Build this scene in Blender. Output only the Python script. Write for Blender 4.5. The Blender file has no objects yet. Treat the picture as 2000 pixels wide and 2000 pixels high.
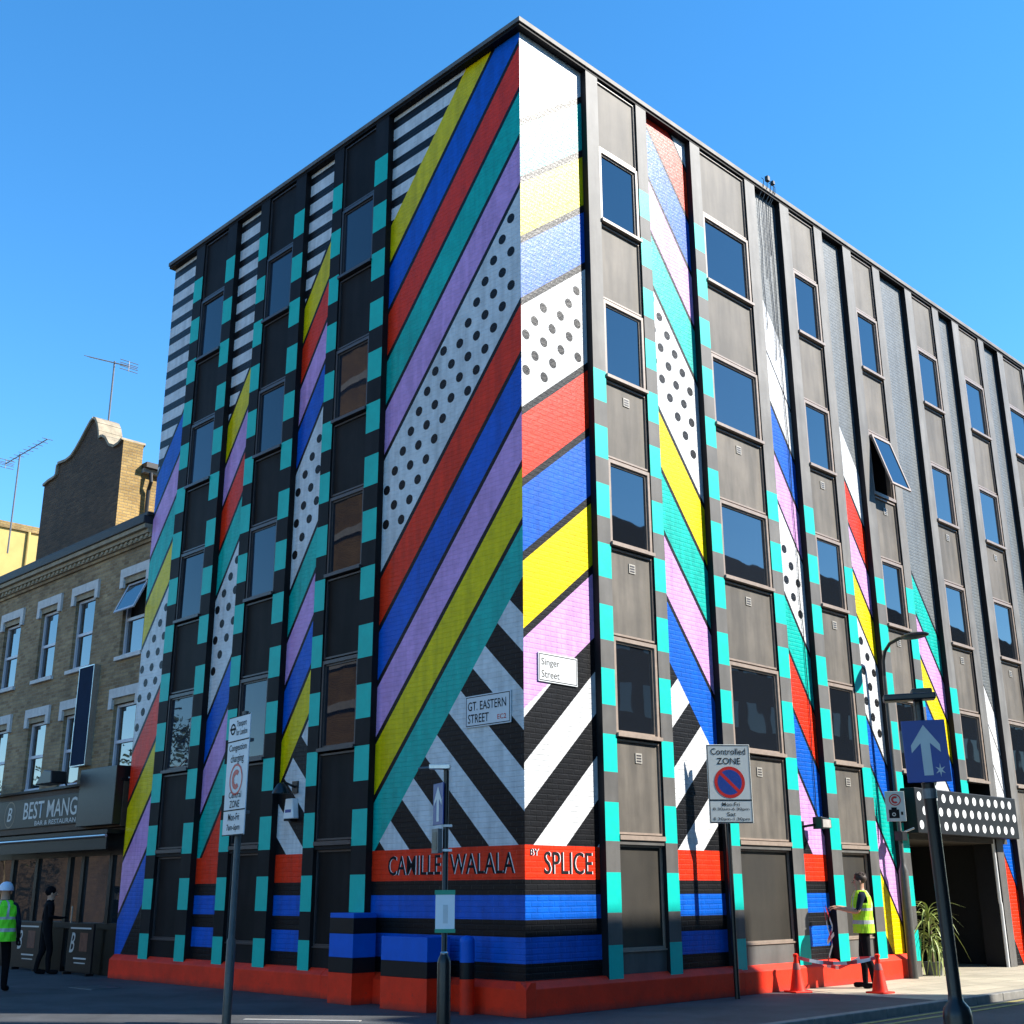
import bpy, bmesh, math, random
from mathutils import Vector, Matrix
random.seed(7)
R_ = math.radians
scn = bpy.context.scene
COL = scn.collection

# ------------------------------------------------------------------ camera
CAM_H = 1.55
cam_d = bpy.data.cameras.new('camera'); cam = bpy.data.objects.new('camera', cam_d); COL.objects.link(cam)
cam_d.sensor_width = 36.0; cam_d.lens = 36.0 * 2345.8 / 2000.0
cam_d.clip_start = 0.1; cam_d.clip_end = 3000
pt, rl = 0.3063, -0.0041
fw = Vector((0, math.cos(pt), math.sin(pt))); ri = Vector((1, 0, 0)); up = Vector((0, -math.sin(pt), math.cos(pt)))
r2 = ri * math.cos(rl) + up * math.sin(rl); u2 = -ri * math.sin(rl) + up * math.cos(rl)
cam.matrix_world = Matrix(((r2.x, u2.x, -fw.x, 0), (r2.y, u2.y, -fw.y, 0), (r2.z, u2.z, -fw.z, CAM_H), (0, 0, 0, 1)))
scn.camera = cam

# ------------------------------------------------------------------ world, sun, exposure
SUN_EL, SUN_HEAD = 36.5, 96.0            # heading clockwise from +Y
w = bpy.data.worlds.new('World'); scn.world = w; w.use_nodes = True
nt = w.node_tree; bg = nt.nodes['Background']
sky = nt.nodes.new('ShaderNodeTexSky'); sky.sky_type = 'NISHITA'; sky.sun_disc = False
sky.sun_elevation = R_(SUN_EL); sky.sun_rotation = R_(SUN_HEAD); sky.altitude = 0; sky.air_density = 1.0
sky.dust_density = 0.0; sky.ozone_density = 4.0
hs = nt.nodes.new('ShaderNodeHueSaturation'); hs.inputs['Saturation'].default_value = 1.25; hs.inputs['Hue'].default_value = 0.496
nt.links.new(sky.outputs[0], hs.inputs['Color']); nt.links.new(hs.outputs[0], bg.inputs[0]); bg.inputs[1].default_value = 0.148
sd = bpy.data.lights.new('sun', 'SUN'); so = bpy.data.objects.new('sun', sd); COL.objects.link(so)
sd.energy = 5.0; sd.angle = R_(0.53); sd.color = (1.0, 0.95, 0.86)
S = Vector((math.sin(R_(SUN_HEAD)) * math.cos(R_(SUN_EL)), math.cos(R_(SUN_HEAD)) * math.cos(R_(SUN_EL)), math.sin(R_(SUN_EL))))
so.rotation_euler = S.to_track_quat('Z', 'Y').to_euler(); so.location = (30, 0, 40)
vs = scn.view_settings; vs.view_transform = 'Standard'; vs.look = 'None'; vs.gamma = 1.0; vs.exposure = 1.15; vs.use_curve_mapping = False

# ------------------------------------------------------------------ materials
def newmat(name):
    m = bpy.data.materials.new(name); m.use_nodes = True
    return m, m.node_tree, m.node_tree.nodes['Principled BSDF']
def wallvec(nt, scale=1.0):
    tc = nt.nodes.new('ShaderNodeTexCoord'); sp = nt.nodes.new('ShaderNodeSeparateXYZ'); cb = nt.nodes.new('ShaderNodeCombineXYZ')
    nt.links.new(tc.outputs['Object'], sp.inputs[0])
    ad = nt.nodes.new('ShaderNodeMath'); ad.operation = 'ADD'
    nt.links.new(sp.outputs[0], ad.inputs[0]); nt.links.new(sp.outputs[1], ad.inputs[1])
    nt.links.new(ad.outputs[0], cb.inputs[0]); nt.links.new(sp.outputs[2], cb.inputs[1])
    return cb.outputs[0], tc.outputs['Object']
def noise(nt, vec, scale, detail=4, rough=0.55):
    n = nt.nodes.new('ShaderNodeTexNoise'); n.inputs['Scale'].default_value = scale; n.inputs['Detail'].default_value = detail
    n.inputs['Roughness'].default_value = rough
    if vec is not None: nt.links.new(vec, n.inputs['Vector'])
    return n.outputs['Fac']
def ramp(nt, fac, stops):
    r = nt.nodes.new('ShaderNodeValToRGB'); nt.links.new(fac, r.inputs[0])
    el = r.color_ramp.elements
    while len(el) < len(stops): el.new(0.5)
    for e, (p, c) in zip(el, stops):
        e.position = p; e.color = (c, c, c, 1) if isinstance(c, (int, float)) else (*c, 1)
    return r.outputs[0]
def mixc(nt, fac, a, b, mode='MIX'):
    m = nt.nodes.new('ShaderNodeMix'); m.data_type = 'RGBA'; m.blend_type = mode
    for s, v in ((m.inputs[0], fac), (m.inputs[6], a), (m.inputs[7], b)):
        if hasattr(v, 'is_linked'): nt.links.new(v, s)
        else: s.default_value = v if isinstance(v, (int, float)) else (*v, 1)
    return m.outputs[2]
def bump(nt, bs, h, dist, strength=1.0):
    b = nt.nodes.new('ShaderNodeBump'); b.inputs['Distance'].default_value = dist; b.inputs['Strength'].default_value = strength
    nt.links.new(h, b.inputs['Height']); nt.links.new(b.outputs[0], bs.inputs['Normal'])
def mathn(nt, op, a, b):
    m = nt.nodes.new('ShaderNodeMath'); m.operation = op
    for s, v in ((m.inputs[0], a), (m.inputs[1], b)):
        if hasattr(v, 'is_linked'): nt.links.new(v, s)
        else: s.default_value = v
    return m.outputs[0]
def bricknode(nt, vec, w=0.225, h=0.075, mort=0.012):
    b = nt.nodes.new('ShaderNodeTexBrick'); nt.links.new(vec, b.inputs['Vector'])
    b.inputs['Scale'].default_value = 1.0; b.inputs['Brick Width'].default_value = w; b.inputs['Row Height'].default_value = h
    b.inputs['Mortar Size'].default_value = mort; b.inputs['Mortar Smooth'].default_value = 0.35
    return b

def paint_brick(name, c, rough=0.36, var=0.16, spec=0.21):
    m, nt, bs = newmat(name); v2, v3 = wallvec(nt)
    b = bricknode(nt, v2)
    n1 = noise(nt, v3, 1.1, 5); n2 = noise(nt, v3, 42, 3)
    f = ramp(nt, n1, [(0.3, 1 - var), (0.7, 1.0)])
    col = mixc(nt, 1.0, c, f, 'MULTIPLY')
    chip = ramp(nt, noise(nt, v3, 26, 6, 0.7), [(0.70, 0.0), (0.76, 0.5)])
    sv = nt.nodes.new('ShaderNodeVectorMath'); sv.operation = 'MULTIPLY'; sv.inputs[1].default_value = (5.5, 5.5, 0.45); nt.links.new(v3, sv.inputs[0])
    drip = ramp(nt, noise(nt, sv.outputs[0], 1.0, 5, 0.6), [(0.36, 0.80), (0.56, 1.0)])
    col = mixc(nt, 1.0, col, drip, 'MULTIPLY')
    roll = ramp(nt, noise(nt, v3, 7, 3, 0.5), [(0.35, 0.90), (0.65, 1.04)])
    col = mixc(nt, 1.0, col, roll, 'MULTIPLY')
    dark = tuple(x * 0.45 + 0.02 for x in c)
    col = mixc(nt, chip, col, dark)
    nt.links.new(col, bs.inputs['Base Color'])
    rr = ramp(nt, n2, [(0.3, rough - 0.07), (0.7, rough + 0.1)]); nt.links.new(rr, bs.inputs['Roughness'])
    bs.inputs['Specular IOR Level'].default_value = spec
    h = mathn(nt, 'SUBTRACT', mathn(nt, 'MULTIPLY', n2, 0.35), mathn(nt, 'MULTIPLY', b.outputs['Fac'], 0.9))
    h = mathn(nt, 'ADD', h, mathn(nt, 'MULTIPLY', noise(nt, v3, 9, 2), 0.5))
    bump(nt, bs, h, 0.008, 0.8)
    return m
def plain(name, c, rough=0.5, var=0.12, scale=6, bumpd=0.0, metallic=0.0, spec=0.5, fine=60):
    m, nt, bs = newmat(name)
    tc = nt.nodes.new('ShaderNodeTexCoord'); v = tc.outputs['Object']
    f = ramp(nt, noise(nt, v, scale, 6, 0.6), [(0.28, 1 - var), (0.72, 1 + var * 0.3)])
    nt.links.new(mixc(nt, 1.0, c, f, 'MULTIPLY'), bs.inputs['Base Color'])
    bs.inputs['Metallic'].default_value = metallic; bs.inputs['Specular IOR Level'].default_value = spec
    n2 = noise(nt, v, fine, 3)
    nt.links.new(ramp(nt, n2, [(0.3, max(0.02, rough - 0.06)), (0.7, min(1, rough + 0.08))]), bs.inputs['Roughness'])
    if bumpd: bump(nt, bs, n2, bumpd, 0.6)
    return m
def stock_brick(name, c1, c2, mortar, rough=0.85):
    m, nt, bs = newmat(name); v2, v3 = wallvec(nt); b = bricknode(nt, v2, 0.225, 0.075, 0.011)
    b.inputs['Color1'].default_value = (*c1, 1); b.inputs['Color2'].default_value = (*c2, 1); b.inputs['Mortar'].default_value = (*mortar, 1)
    big = ramp(nt, noise(nt, v3, 0.7, 7, 0.7), [(0.28, 0.42), (0.70, 1.15)])
    fine = ramp(nt, noise(nt, v3, 30, 4, 0.7), [(0.2, 0.7), (0.8, 1.2)])
    nt.links.new(mixc(nt, 1.0, mixc(nt, 1.0, b.outputs['Color'], big, 'MULTIPLY'), fine, 'MULTIPLY'), bs.inputs['Base Color'])
    bs.inputs['Roughness'].default_value = rough
    h = mathn(nt, 'SUBTRACT', mathn(nt, 'MULTIPLY', noise(nt, v3, 50, 4), 0.6), b.outputs['Fac']); bump(nt, bs, h, 0.012, 0.9)
    return m
def concrete(name, c, rough=0.62, streak=0.22, spec=0.4):
    m, nt, bs = newmat(name); bs.inputs['Specular IOR Level'].default_value = spec; v2, v3 = wallvec(nt)
    info = nt.nodes.new('ShaderNodeObjectInfo')
    mp = nt.nodes.new('ShaderNodeVectorMath'); mp.operation = 'ADD'; nt.links.new(v3, mp.inputs[0])
    sc = nt.nodes.new('ShaderNodeVectorMath'); sc.operation = 'SCALE'; sc.inputs[0].default_value = (13, 7, 21); nt.links.new(info.outputs['Random'], sc.inputs['Scale'])
    nt.links.new(sc.outputs[0], mp.inputs[1]); v = mp.outputs[0]
    st = nt.nodes.new('ShaderNodeVectorMath'); st.operation = 'MULTIPLY'; st.inputs[1].default_value = (3.4, 3.4, 0.5); nt.links.new(v, st.inputs[0])
    f1 = ramp(nt, noise(nt, v, 1.6, 6, 0.6), [(0.3, 0.72), (0.7, 1.12)])
    f2 = ramp(nt, noise(nt, st.outputs[0], 1.3, 4, 0.5), [(0.35, 1 - streak), (0.6, 1.0)])
    f3 = ramp(nt, info.outputs['Random'], [(0.0, 0.86), (1.0, 1.12)])
    col = mixc(nt, 1.0, mixc(nt, 1.0, mixc(nt, 1.0, c, f1, 'MULTIPLY'), f2, 'MULTIPLY'), f3, 'MULTIPLY')
    nt.links.new(col, bs.inputs['Base Color']); bs.inputs['Roughness'].default_value = rough
    bump(nt, bs, noise(nt, v, 90, 4), 0.003, 0.5)
    return m
def glass(name, c=(0.004, 0.005, 0.007), ior=2.15):
    m, nt, bs = newmat(name)
    info = nt.nodes.new('ShaderNodeObjectInfo')
    nt.links.new(mixc(nt, info.outputs['Random'], c, tuple(x * 3.0 for x in c)), bs.inputs['Base Color'])
    bs.inputs['Roughness'].default_value = 0.015; bs.inputs['IOR'].default_value = ior
    tc = nt.nodes.new('ShaderNodeTexCoord'); bump(nt, bs, noise(nt, tc.outputs['Object'], 1.4, 1), 0.005, 0.5)
    return m
def asphalt(name, c, scale=70):
    m, nt, bs = newmat(name); tc = nt.nodes.new('ShaderNodeTexCoord'); v = tc.outputs['Object']
    a = ramp(nt, noise(nt, v, 0.6, 8, 0.7), [(0.36, 0.55), (0.66, 1.35)]); b = ramp(nt, noise(nt, v, scale, 3, 0.8), [(0.3, 0.55), (0.72, 1.5)])
    nt.links.new(mixc(nt, 1.0, mixc(nt, 1.0, c, a, 'MULTIPLY'), b, 'MULTIPLY'), bs.inputs['Base Color'])
    bs.inputs['Roughness'].default_value = 0.82; bump(nt, bs, noise(nt, v, scale, 3, 0.8), 0.006, 0.7)
    return m
def paving(name, c):
    m, nt, bs = newmat(name); tc = nt.nodes.new('ShaderNodeTexCoord'); v = tc.outputs['Object']
    b = bricknode(nt, v, 0.75, 0.6, 0.01)
    b.inputs['Color1'].default_value = (*c, 1); b.inputs['Color2'].default_value = (*[x * 0.82 for x in c], 1); b.inputs['Mortar'].default_value = (*[x * 0.4 for x in c], 1)
    a = ramp(nt, noise(nt, v, 0.8, 6, 0.65), [(0.3, 0.72), (0.7, 1.12)]); s = ramp(nt, noise(nt, v, 60, 3, 0.8), [(0.3, 0.8), (0.72, 1.15)])
    nt.links.new(mixc(nt, 1.0, mixc(nt, 1.0, b.outputs['Color'], a, 'MULTIPLY'), s, 'MULTIPLY'), bs.inputs['Base Color'])
    bs.inputs['Roughness'].default_value = 0.8
    bump(nt, bs, mathn(nt, 'SUBTRACT', mathn(nt, 'MULTIPLY', noise(nt, v, 60, 3), 0.3), b.outputs['Fac']), 0.006, 0.8)
    return m

PAL = dict(W=(0.72, 0.73, 0.74), K=(0.010, 0.0105, 0.0125), B=(0.001, 0.110, 0.58), T=(0.0, 0.48, 0.40), Y=(0.82, 0.62, 0.0),
           R=(0.90, 0.034, 0.007), L=(0.66, 0.35, 0.70), G=(0.15, 0.165, 0.17))
M = {k: paint_brick('paint_' + k, c, rough=(0.42 if k == 'G' else 0.37), spec=(0.3 if k == 'G' else 0.16 if k == 'K' else 0.21)) for k, c in PAL.items()}
MF = {k: plain('gloss_paint_' + k, c, 0.45, 0.12, 5, 0.001, 0.0, 0.22) for k, c in PAL.items()}     # smooth (unbricked) painted surfaces
def scuffed(name, c):
    m, nt, bs = newmat(name); v2, v3 = wallvec(nt)
    f = ramp(nt, noise(nt, v3, 2.2, 6, 0.65), [(0.3, 0.72), (0.7, 1.05)]); col = mixc(nt, 1.0, c, f, 'MULTIPLY')
    sc = ramp(nt, noise(nt, v3, 11, 7, 0.75), [(0.60, 0.0), (0.70, 0.75)]); col = mixc(nt, sc, col, tuple(x * 0.25 + 0.03 for x in c))
    sp = nt.nodes.new('ShaderNodeSeparateXYZ'); nt.links.new(v3, sp.inputs[0])
    low = mathn(nt, 'ADD', sp.outputs[2], mathn(nt, 'MULTIPLY', noise(nt, v3, 4, 5, 0.7), 0.18))
    col = mixc(nt, ramp(nt, low, [(0.06, 0.75), (0.20, 0.0)]), col, (0.035, 0.030, 0.028))
    nt.links.new(col, bs.inputs['Base Color']); bs.inputs['Roughness'].default_value = 0.55; bs.inputs['Specular IOR Level'].default_value = 0.25
    bump(nt, bs, noise(nt, v3, 24, 5, 0.7), 0.006, 0.7)
    return m
MF['R'] = scuffed('scuffed_red_paint', PAL['R'])
M['K2'] = plain('black_side_shade', (0.012, 0.012, 0.014), 0.6, 0.2, 5, 0, 0, 0.2)  # near-black stands in for shade on the left sides of the right-front mullions
M['conc'] = concrete('concrete_panel', (0.128, 0.110, 0.089), 0.62, 0.42)
M['mull'] = concrete('concrete_mullion', (0.110, 0.105, 0.098), 0.6, 0.25)
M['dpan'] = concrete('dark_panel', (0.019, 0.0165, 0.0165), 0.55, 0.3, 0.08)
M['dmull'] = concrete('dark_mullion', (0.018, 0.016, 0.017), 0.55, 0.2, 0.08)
M['gpan'] = concrete('ground_panel', (0.032, 0.027, 0.020), 0.5, 0.3)
M['mull2'] = concrete('bare_mullion', (0.165, 0.158, 0.148), 0.6, 0.3)
M['fascia'] = concrete('roof_edge', (0.17, 0.15, 0.13), 0.6, 0.3)
M['frame'] = plain('bronze_frame', (0.29, 0.225, 0.18), 0.4, 0.25, 9, 0.001)
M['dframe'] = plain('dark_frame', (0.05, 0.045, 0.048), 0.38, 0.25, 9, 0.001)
M['glass'] = glass('window_glass')
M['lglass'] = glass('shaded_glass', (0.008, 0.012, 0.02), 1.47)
M['pubglass'] = glass('pub_glass', (0.010, 0.013, 0.016), 2.3)
M['room'] = plain('room_dark', (0.012, 0.012, 0.012), 0.9)
M['vent'] = plain('vent_plastic', (0.34, 0.32, 0.28), 0.5)
M['black'] = plain('black_metal', (0.010, 0.010, 0.011), 0.34, 0.3, 12, 0.001)
M['grey'] = plain('grey_steel', (0.16, 0.16, 0.165), 0.45, 0.25, 14, 0.001, 0.4)
M['polegrey'] = plain('pole_paint', (0.07, 0.068, 0.062), 0.42, 0.3, 12, 0.001)
M['alu'] = plain('aluminium', (0.55, 0.55, 0.55), 0.32, 0.15, 14, 0, 0.9)
M['white'] = plain('white_enamel', (0.76, 0.77, 0.78), 0.35, 0.10, 5)
M['signwhite'] = plain('sign_white', (0.62, 0.64, 0.66), 0.4, 0.08, 5)
M['signgrey'] = plain('sign_grey', (0.52, 0.55, 0.54), 0.4, 0.1, 4)
M['ink'] = plain('sign_ink', (0.008, 0.009, 0.012), 0.6, 0.12, 6, 0, 0, 0.12)
M['sblue'] = plain('sign_blue', (0.010, 0.045, 0.25), 0.38, 0.1)
M['sred'] = plain('sign_red', (0.50, 0.015, 0.012), 0.4, 0.1)
M['bannerblue'] = plain('banner_cloth', (0.012, 0.026, 0.060), 0.85, 0.25, 2, 0.003, 0, 0.1)
M['green'] = plain('notice_green', (0.02, 0.33, 0.20), 0.5)
M['paper'] = plain('paper', (0.88, 0.88, 0.90), 0.6, 0.05)
M['stock'] = stock_brick('stock_brick', (0.27, 0.165, 0.080), (0.46, 0.325, 0.17), (0.34, 0.265, 0.175))
M['brown'] = stock_brick('sooty_brick', (0.062, 0.032, 0.016), (0.125, 0.070, 0.034), (0.09, 0.060, 0.038))
M['oppb'] = stock_brick('near_black_brick', (0.012, 0.011, 0.010), (0.022, 0.019, 0.016), (0.02, 0.018, 0.016))  # unseen block's brick made near black so panes facing it reflect dark
M['yellowb'] = stock_brick('yellow_brick', (0.36, 0.22, 0.065), (0.50, 0.33, 0.11), (0.34, 0.25, 0.13))
M['redb'] = stock_brick('red_brown_brick', (0.25, 0.135, 0.04), (0.32, 0.18, 0.06), (0.26, 0.18, 0.09))
M['render'] = plain('yellow_render', (0.52, 0.37, 0.12), 0.85, 0.15, 2, 0.003)
M['stone'] = plain('pale_stone', (0.40, 0.38, 0.35), 0.8, 0.3, 5, 0.004)
M['lintel'] = plain('painted_lintel', (0.62, 0.61, 0.60), 0.7, 0.25, 6, 0.004)
M['cornice'] = plain('weathered_stone', (0.36, 0.30, 0.21), 0.85, 0.4, 4, 0.006)
M['slate'] = plain('slate_gutter', (0.022, 0.022, 0.024), 0.6, 0.3, 5, 0.004)
M['upvc'] = plain('white_window_frame', (0.55, 0.56, 0.62), 0.4, 0.12, 6)
M['pubdark'] = plain('pub_black', (0.010, 0.009, 0.010), 0.4, 0.3, 8, 0, 0, 0.25)
M['pubbrown'] = plain('pub_brown', (0.085, 0.050, 0.032), 0.55, 0.3, 8, 0, 0, 0.2)
M['silver'] = plain('silver_letters', (0.55, 0.55, 0.54), 0.4, 0.1)
M['copper'] = plain('copper_emblem', (0.16, 0.10, 0.06), 0.4)
M['timber'] = plain('orange_timber', (0.36, 0.17, 0.06), 0.7, 0.35, 12, 0.003)
M['road'] = asphalt('road_asphalt', (0.052, 0.053, 0.056))
M['foot'] = asphalt('footway_asphalt', (0.058, 0.060, 0.064), 55)
M['slab'] = paving('paving_slab', (0.50, 0.43, 0.31))
M['kerb'] = plain('granite_kerb', (0.22, 0.21, 0.19), 0.75, 0.35, 6, 0.004)
M['yline'] = plain('yellow_line', (0.36, 0.30, 0.09), 0.8, 0.5, 18)
M['cone'] = plain('cone_red', (0.85, 0.030, 0.010), 0.5, 0.15, 9, 0, 0, 0.25)
M['conewhite'] = plain('cone_sleeve', (0.30, 0.08, 0.07), 0.5, 0.2)
M['tapew'] = plain('tape_white', (0.75, 0.72, 0.72), 0.4); M['taper'] = plain('tape_red', (0.65, 0.05, 0.06), 0.4)
M['hivis'] = plain('hivis_yellow', (0.42, 0.78, 0.015), 0.7, 0.12, 14, 0.004)
M['hivisg'] = plain('hivis_green', (0.16, 0.85, 0.02), 0.7, 0.12, 14, 0.004)
M['reflect'] = plain('reflective_strip', (0.42, 0.44, 0.44), 0.4)
M['skin'] = plain('skin', (0.48, 0.26, 0.17), 0.55, 0.08)
M['hair'] = plain('brown_hair', (0.045, 0.024, 0.015), 0.6, 0.3, 40)
M['navy'] = plain('navy_shirt', (0.014, 0.020, 0.036), 0.9, 0.3, 16, 0.008, 0, 0.1, 22)
M['trouser'] = plain('black_trousers', (0.007, 0.007, 0.009), 0.9, 0.3, 14, 0.008, 0, 0.1, 22)
M['helmet'] = plain('white_helmet', (0.62, 0.68, 0.80), 0.3, 0.06)
M['leaf'] = plain('strap_leaf', (0.30, 0.36, 0.09), 0.5, 0.3, 8)
M['stem'] = plain('palm_stem', (0.16, 0.12, 0.07), 0.85, 0.4, 20, 0.006)
M['pot'] = plain('planter', (0.10, 0.11, 0.11), 0.6)
M['dooroom'] = plain('entrance_wall', (0.048, 0.040, 0.030), 0.7, 0.3)
M['doorred'] = plain('door_paint', (0.11, 0.022, 0.014), 0.5, 0.3, 6)
M['menu'] = plain('menu_print', (0.16, 0.06, 0.035), 0.6, 0.5, 10)

# ------------------------------------------------------------------ mesh helpers
class MB:
    def __init__(s): s.v = []; s.f = []; s.m = []; s.slots = []
    def slot(s, mat):
        if mat not in s.slots: s.slots.append(mat)
        return s.slots.index(mat)
    def face(s, pts, mat):
        i = len(s.v); s.v += [tuple(p) for p in pts]; s.f.append(tuple(range(i, i + len(pts)))); s.m.append(s.slot(mat)); return s
    def box(s, x0, x1, y0, y1, z0, z1, mat, skip=''):
        i = len(s.v)
        s.v += [(x0, y0, z0), (x1, y0, z0), (x1, y1, z0), (x0, y1, z0), (x0, y0, z1), (x1, y0, z1), (x1, y1, z1), (x0, y1, z1)]
        F = {'b': (3, 2, 1, 0), 't': (4, 5, 6, 7), 'f': (0, 1, 5, 4), 'r': (1, 2, 6, 5), 'k': (2, 3, 7, 6), 'l': (3, 0, 4, 7)}
        k = s.slot(mat)
        for n, f in F.items():
            if n not in skip: s.f.append(tuple(i + a for a in f)); s.m.append(k)
        return s
    def prism(s, poly, y0, y1, mat, side=None):
        """polygon in (x,z), counter-clockwise seen from -Y, extruded from y0 (front) to y1"""
        n = len(poly); i = len(s.v); k = s.slot(mat); k2 = s.slot(side or mat)
        s.v += [(x, y0, z) for x, z in poly] + [(x, y1, z) for x, z in poly]
        s.f.append(tuple(range(i, i + n))); s.m.append(k)
        s.f.append(tuple(reversed(range(i + n, i + 2 * n)))); s.m.append(k2)
        for a in range(n):
            b = (a + 1) % n; s.f.append((i + b, i + a, i + n + a, i + n + b)); s.m.append(k2)
        return s
    def tube(s, path, rad, mat, n=12, cap=True):
        path = [Vector(p) for p in path]; rs = rad if isinstance(rad, (list, tuple)) else [rad] * len(path)
        rings = []; k = s.slot(mat); ref = None
        for j, p in enumerate(path):
            t = (path[min(j + 1, len(path) - 1)] - path[max(j - 1, 0)]).normalized()
            if ref is None: ref = Vector((1, 0, 0)) if abs(t.x) < 0.9 else Vector((0, 1, 0))
            a = (ref - t * ref.dot(t)).normalized(); b = t.cross(a); ref = a
            i = len(s.v); rings.append(i)
            s.v += [tuple(p + (a * math.cos(q) + b * math.sin(q)) * rs[j]) for q in [2 * math.pi * e / n for e in range(n)]]
        for r0, r1 in zip(rings, rings[1:]):
            for e in range(n):
                g = (e + 1) % n; s.f.append((r0 + e, r0 + g, r1 + g, r1 + e)); s.m.append(k)
        if cap:
            s.f.append(tuple(reversed(range(rings[0], rings[0] + n)))); s.m.append(k)
            s.f.append(tuple(range(rings[-1], rings[-1] + n))); s.m.append(k)
        return s
    def lathe(s, prof, mat, n=20, cx=0, cy=0, sx=1, sy=1):
        i = len(s.v); k = s.slot(mat)
        for r, z in prof: s.v += [(cx + sx * r * math.cos(2 * math.pi * e / n), cy + sy * r * math.sin(2 * math.pi * e / n), z) for e in range(n)]
        for a in range(len(prof) - 1):
            for e in range(n):
                g = (e + 1) % n; s.f.append((i + a * n + e, i + a * n + g, i + (a + 1) * n + g, i + (a + 1) * n + e)); s.m.append(k)
        s.f.append(tuple(reversed(range(i, i + n)))); s.m.append(k)
        t = i + (len(prof) - 1) * n; s.f.append(tuple(range(t, t + n))); s.m.append(k)
        return s
    def disc(s, cx, cz, r, y, mat, n=20, r0=0):
        if r0:
            for e in range(n):
                a, b = 2 * math.pi * e / n, 2 * math.pi * (e + 1) / n
                s.face([(cx + r0 * math.cos(a), y, cz + r0 * math.sin(a)), (cx + r * math.cos(a), y, cz + r * math.sin(a)), (cx + r * math.cos(b), y, cz + r * math.sin(b)), (cx + r0 * math.cos(b), y, cz + r0 * math.sin(b))], mat)
        else: s.face([(cx + r * math.cos(2 * math.pi * e / n), y, cz + r * math.sin(2 * math.pi * e / n)) for e in range(n)], mat)
        return s
    def ball(s, c, r, mat, n=10):
        prof = [(max(1e-4, math.sin(math.pi * a / n)), -math.cos(math.pi * a / n)) for a in range(n + 1)]
        i = len(s.v); rr = r if isinstance(r, tuple) else (r, r, r)
        s.lathe(prof, mat, n + 2)
        for j in range(i, len(s.v)): x, y, z = s.v[j]; s.v[j] = (c[0] + x * rr[0], c[1] + y * rr[1], c[2] + z * rr[2])
        return s
    def mesh(s, name, smooth=False):
        me = bpy.data.meshes.new(name); me.from_pydata(s.v, [], s.f)
        for mt in s.slots: me.materials.append(mt)
        me.polygons.foreach_set('material_index', s.m)
        if smooth:
            me.polygons.foreach_set('use_smooth', [True] * len(s.f))
            me.set_sharp_from_angle(angle=R_(38))
        me.update(); return me
    def build(s, name, parent=None, loc=(0, 0, 0), rz=0.0, smooth=False, bevel=0.0):
        return place(s.mesh(name, smooth), name, parent, loc, rz, bevel)
def place(me, name, parent=None, loc=(0, 0, 0), rz=0.0, bevel=0.0):
    o = bpy.data.objects.new(name, me); COL.objects.link(o); o.location = loc; o.rotation_euler = (0, 0, rz); o.parent = parent
    if bevel:
        b = o.modifiers.new('bevel', 'BEVEL'); b.width = bevel; b.segments = 2; b.limit_method = 'ANGLE'; b.angle_limit = R_(40)
    return o
def tag(o, label, cat, group=None):
    o['label'] = label; o['category'] = cat
    if group: o['group'] = group
    return o
def thing(name, label, cat, loc=(0, 0, 0), rz=0.0, group=None):
    o = bpy.data.objects.new(name, None); COL.objects.link(o); o.location = loc; o.rotation_euler = (0, 0, rz); o.empty_display_size = 0.3
    return tag(o, label, cat, group)
def struct(o): o['kind'] = 'structure'; return o

def text(s, x0, x1, z0, z1, y, mat, name, parent, fit='box', spacing=1.0, slant=0.0, bold=0.006):
    """flat lettering in the XZ plane facing -Y, fitted to a box"""
    cu = bpy.data.curves.new('t', 'FONT'); cu.body = s; cu.space_character = spacing; cu.shear = slant; cu.offset = bold; cu.resolution_u = 3
    cu.fill_mode = 'FRONT'
    ob = bpy.data.objects.new('t', cu); COL.objects.link(ob)
    dg = bpy.context.evaluated_depsgraph_get(); me = bpy.data.meshes.new_from_object(ob.evaluated_get(dg))
    bpy.data.objects.remove(ob); bpy.data.curves.remove(cu)
    xs = [v.co.x for v in me.vertices]; ys = [v.co.y for v in me.vertices]
    if not xs: return None
    ax, bx, ay, by = min(xs), max(xs), min(ys), max(ys)
    sx = (x1 - x0) / (bx - ax); sz = (z1 - z0) / (by - ay)
    if fit == 'h': sx = sz; x0 = (x0 + x1) / 2 - sx * (bx - ax) / 2
    for v in me.vertices: v.co = (x0 + (v.co.x - ax) * sx, y, z0 + (v.co.y - ay) * sz)
    me.materials.clear(); me.materials.append(mat); me.name = name
    return place(me, name, parent)

def clip(poly, a, b, c):                 # keep a*x+b*z >= c
    out = []
    for i in range(len(poly)):
        p, q = poly[i], poly[(i + 1) % len(poly)]; dp = a * p[0] + b * p[1] - c; dq = a * q[0] + b * q[1] - c
        if dp >= 0: out.append(p)
        if (dp > 0 > dq) or (dp < 0 < dq):
            t = dp / (dp - dq); out.append((p[0] + t * (q[0] - p[0]), p[1] + t * (q[1] - p[1])))
    return out
def area(p): return abs(sum(p[i][0] * p[(i + 1) % len(p)][1] - p[(i + 1) % len(p)][0] * p[i][1] for i in range(len(p)))) / 2

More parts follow.
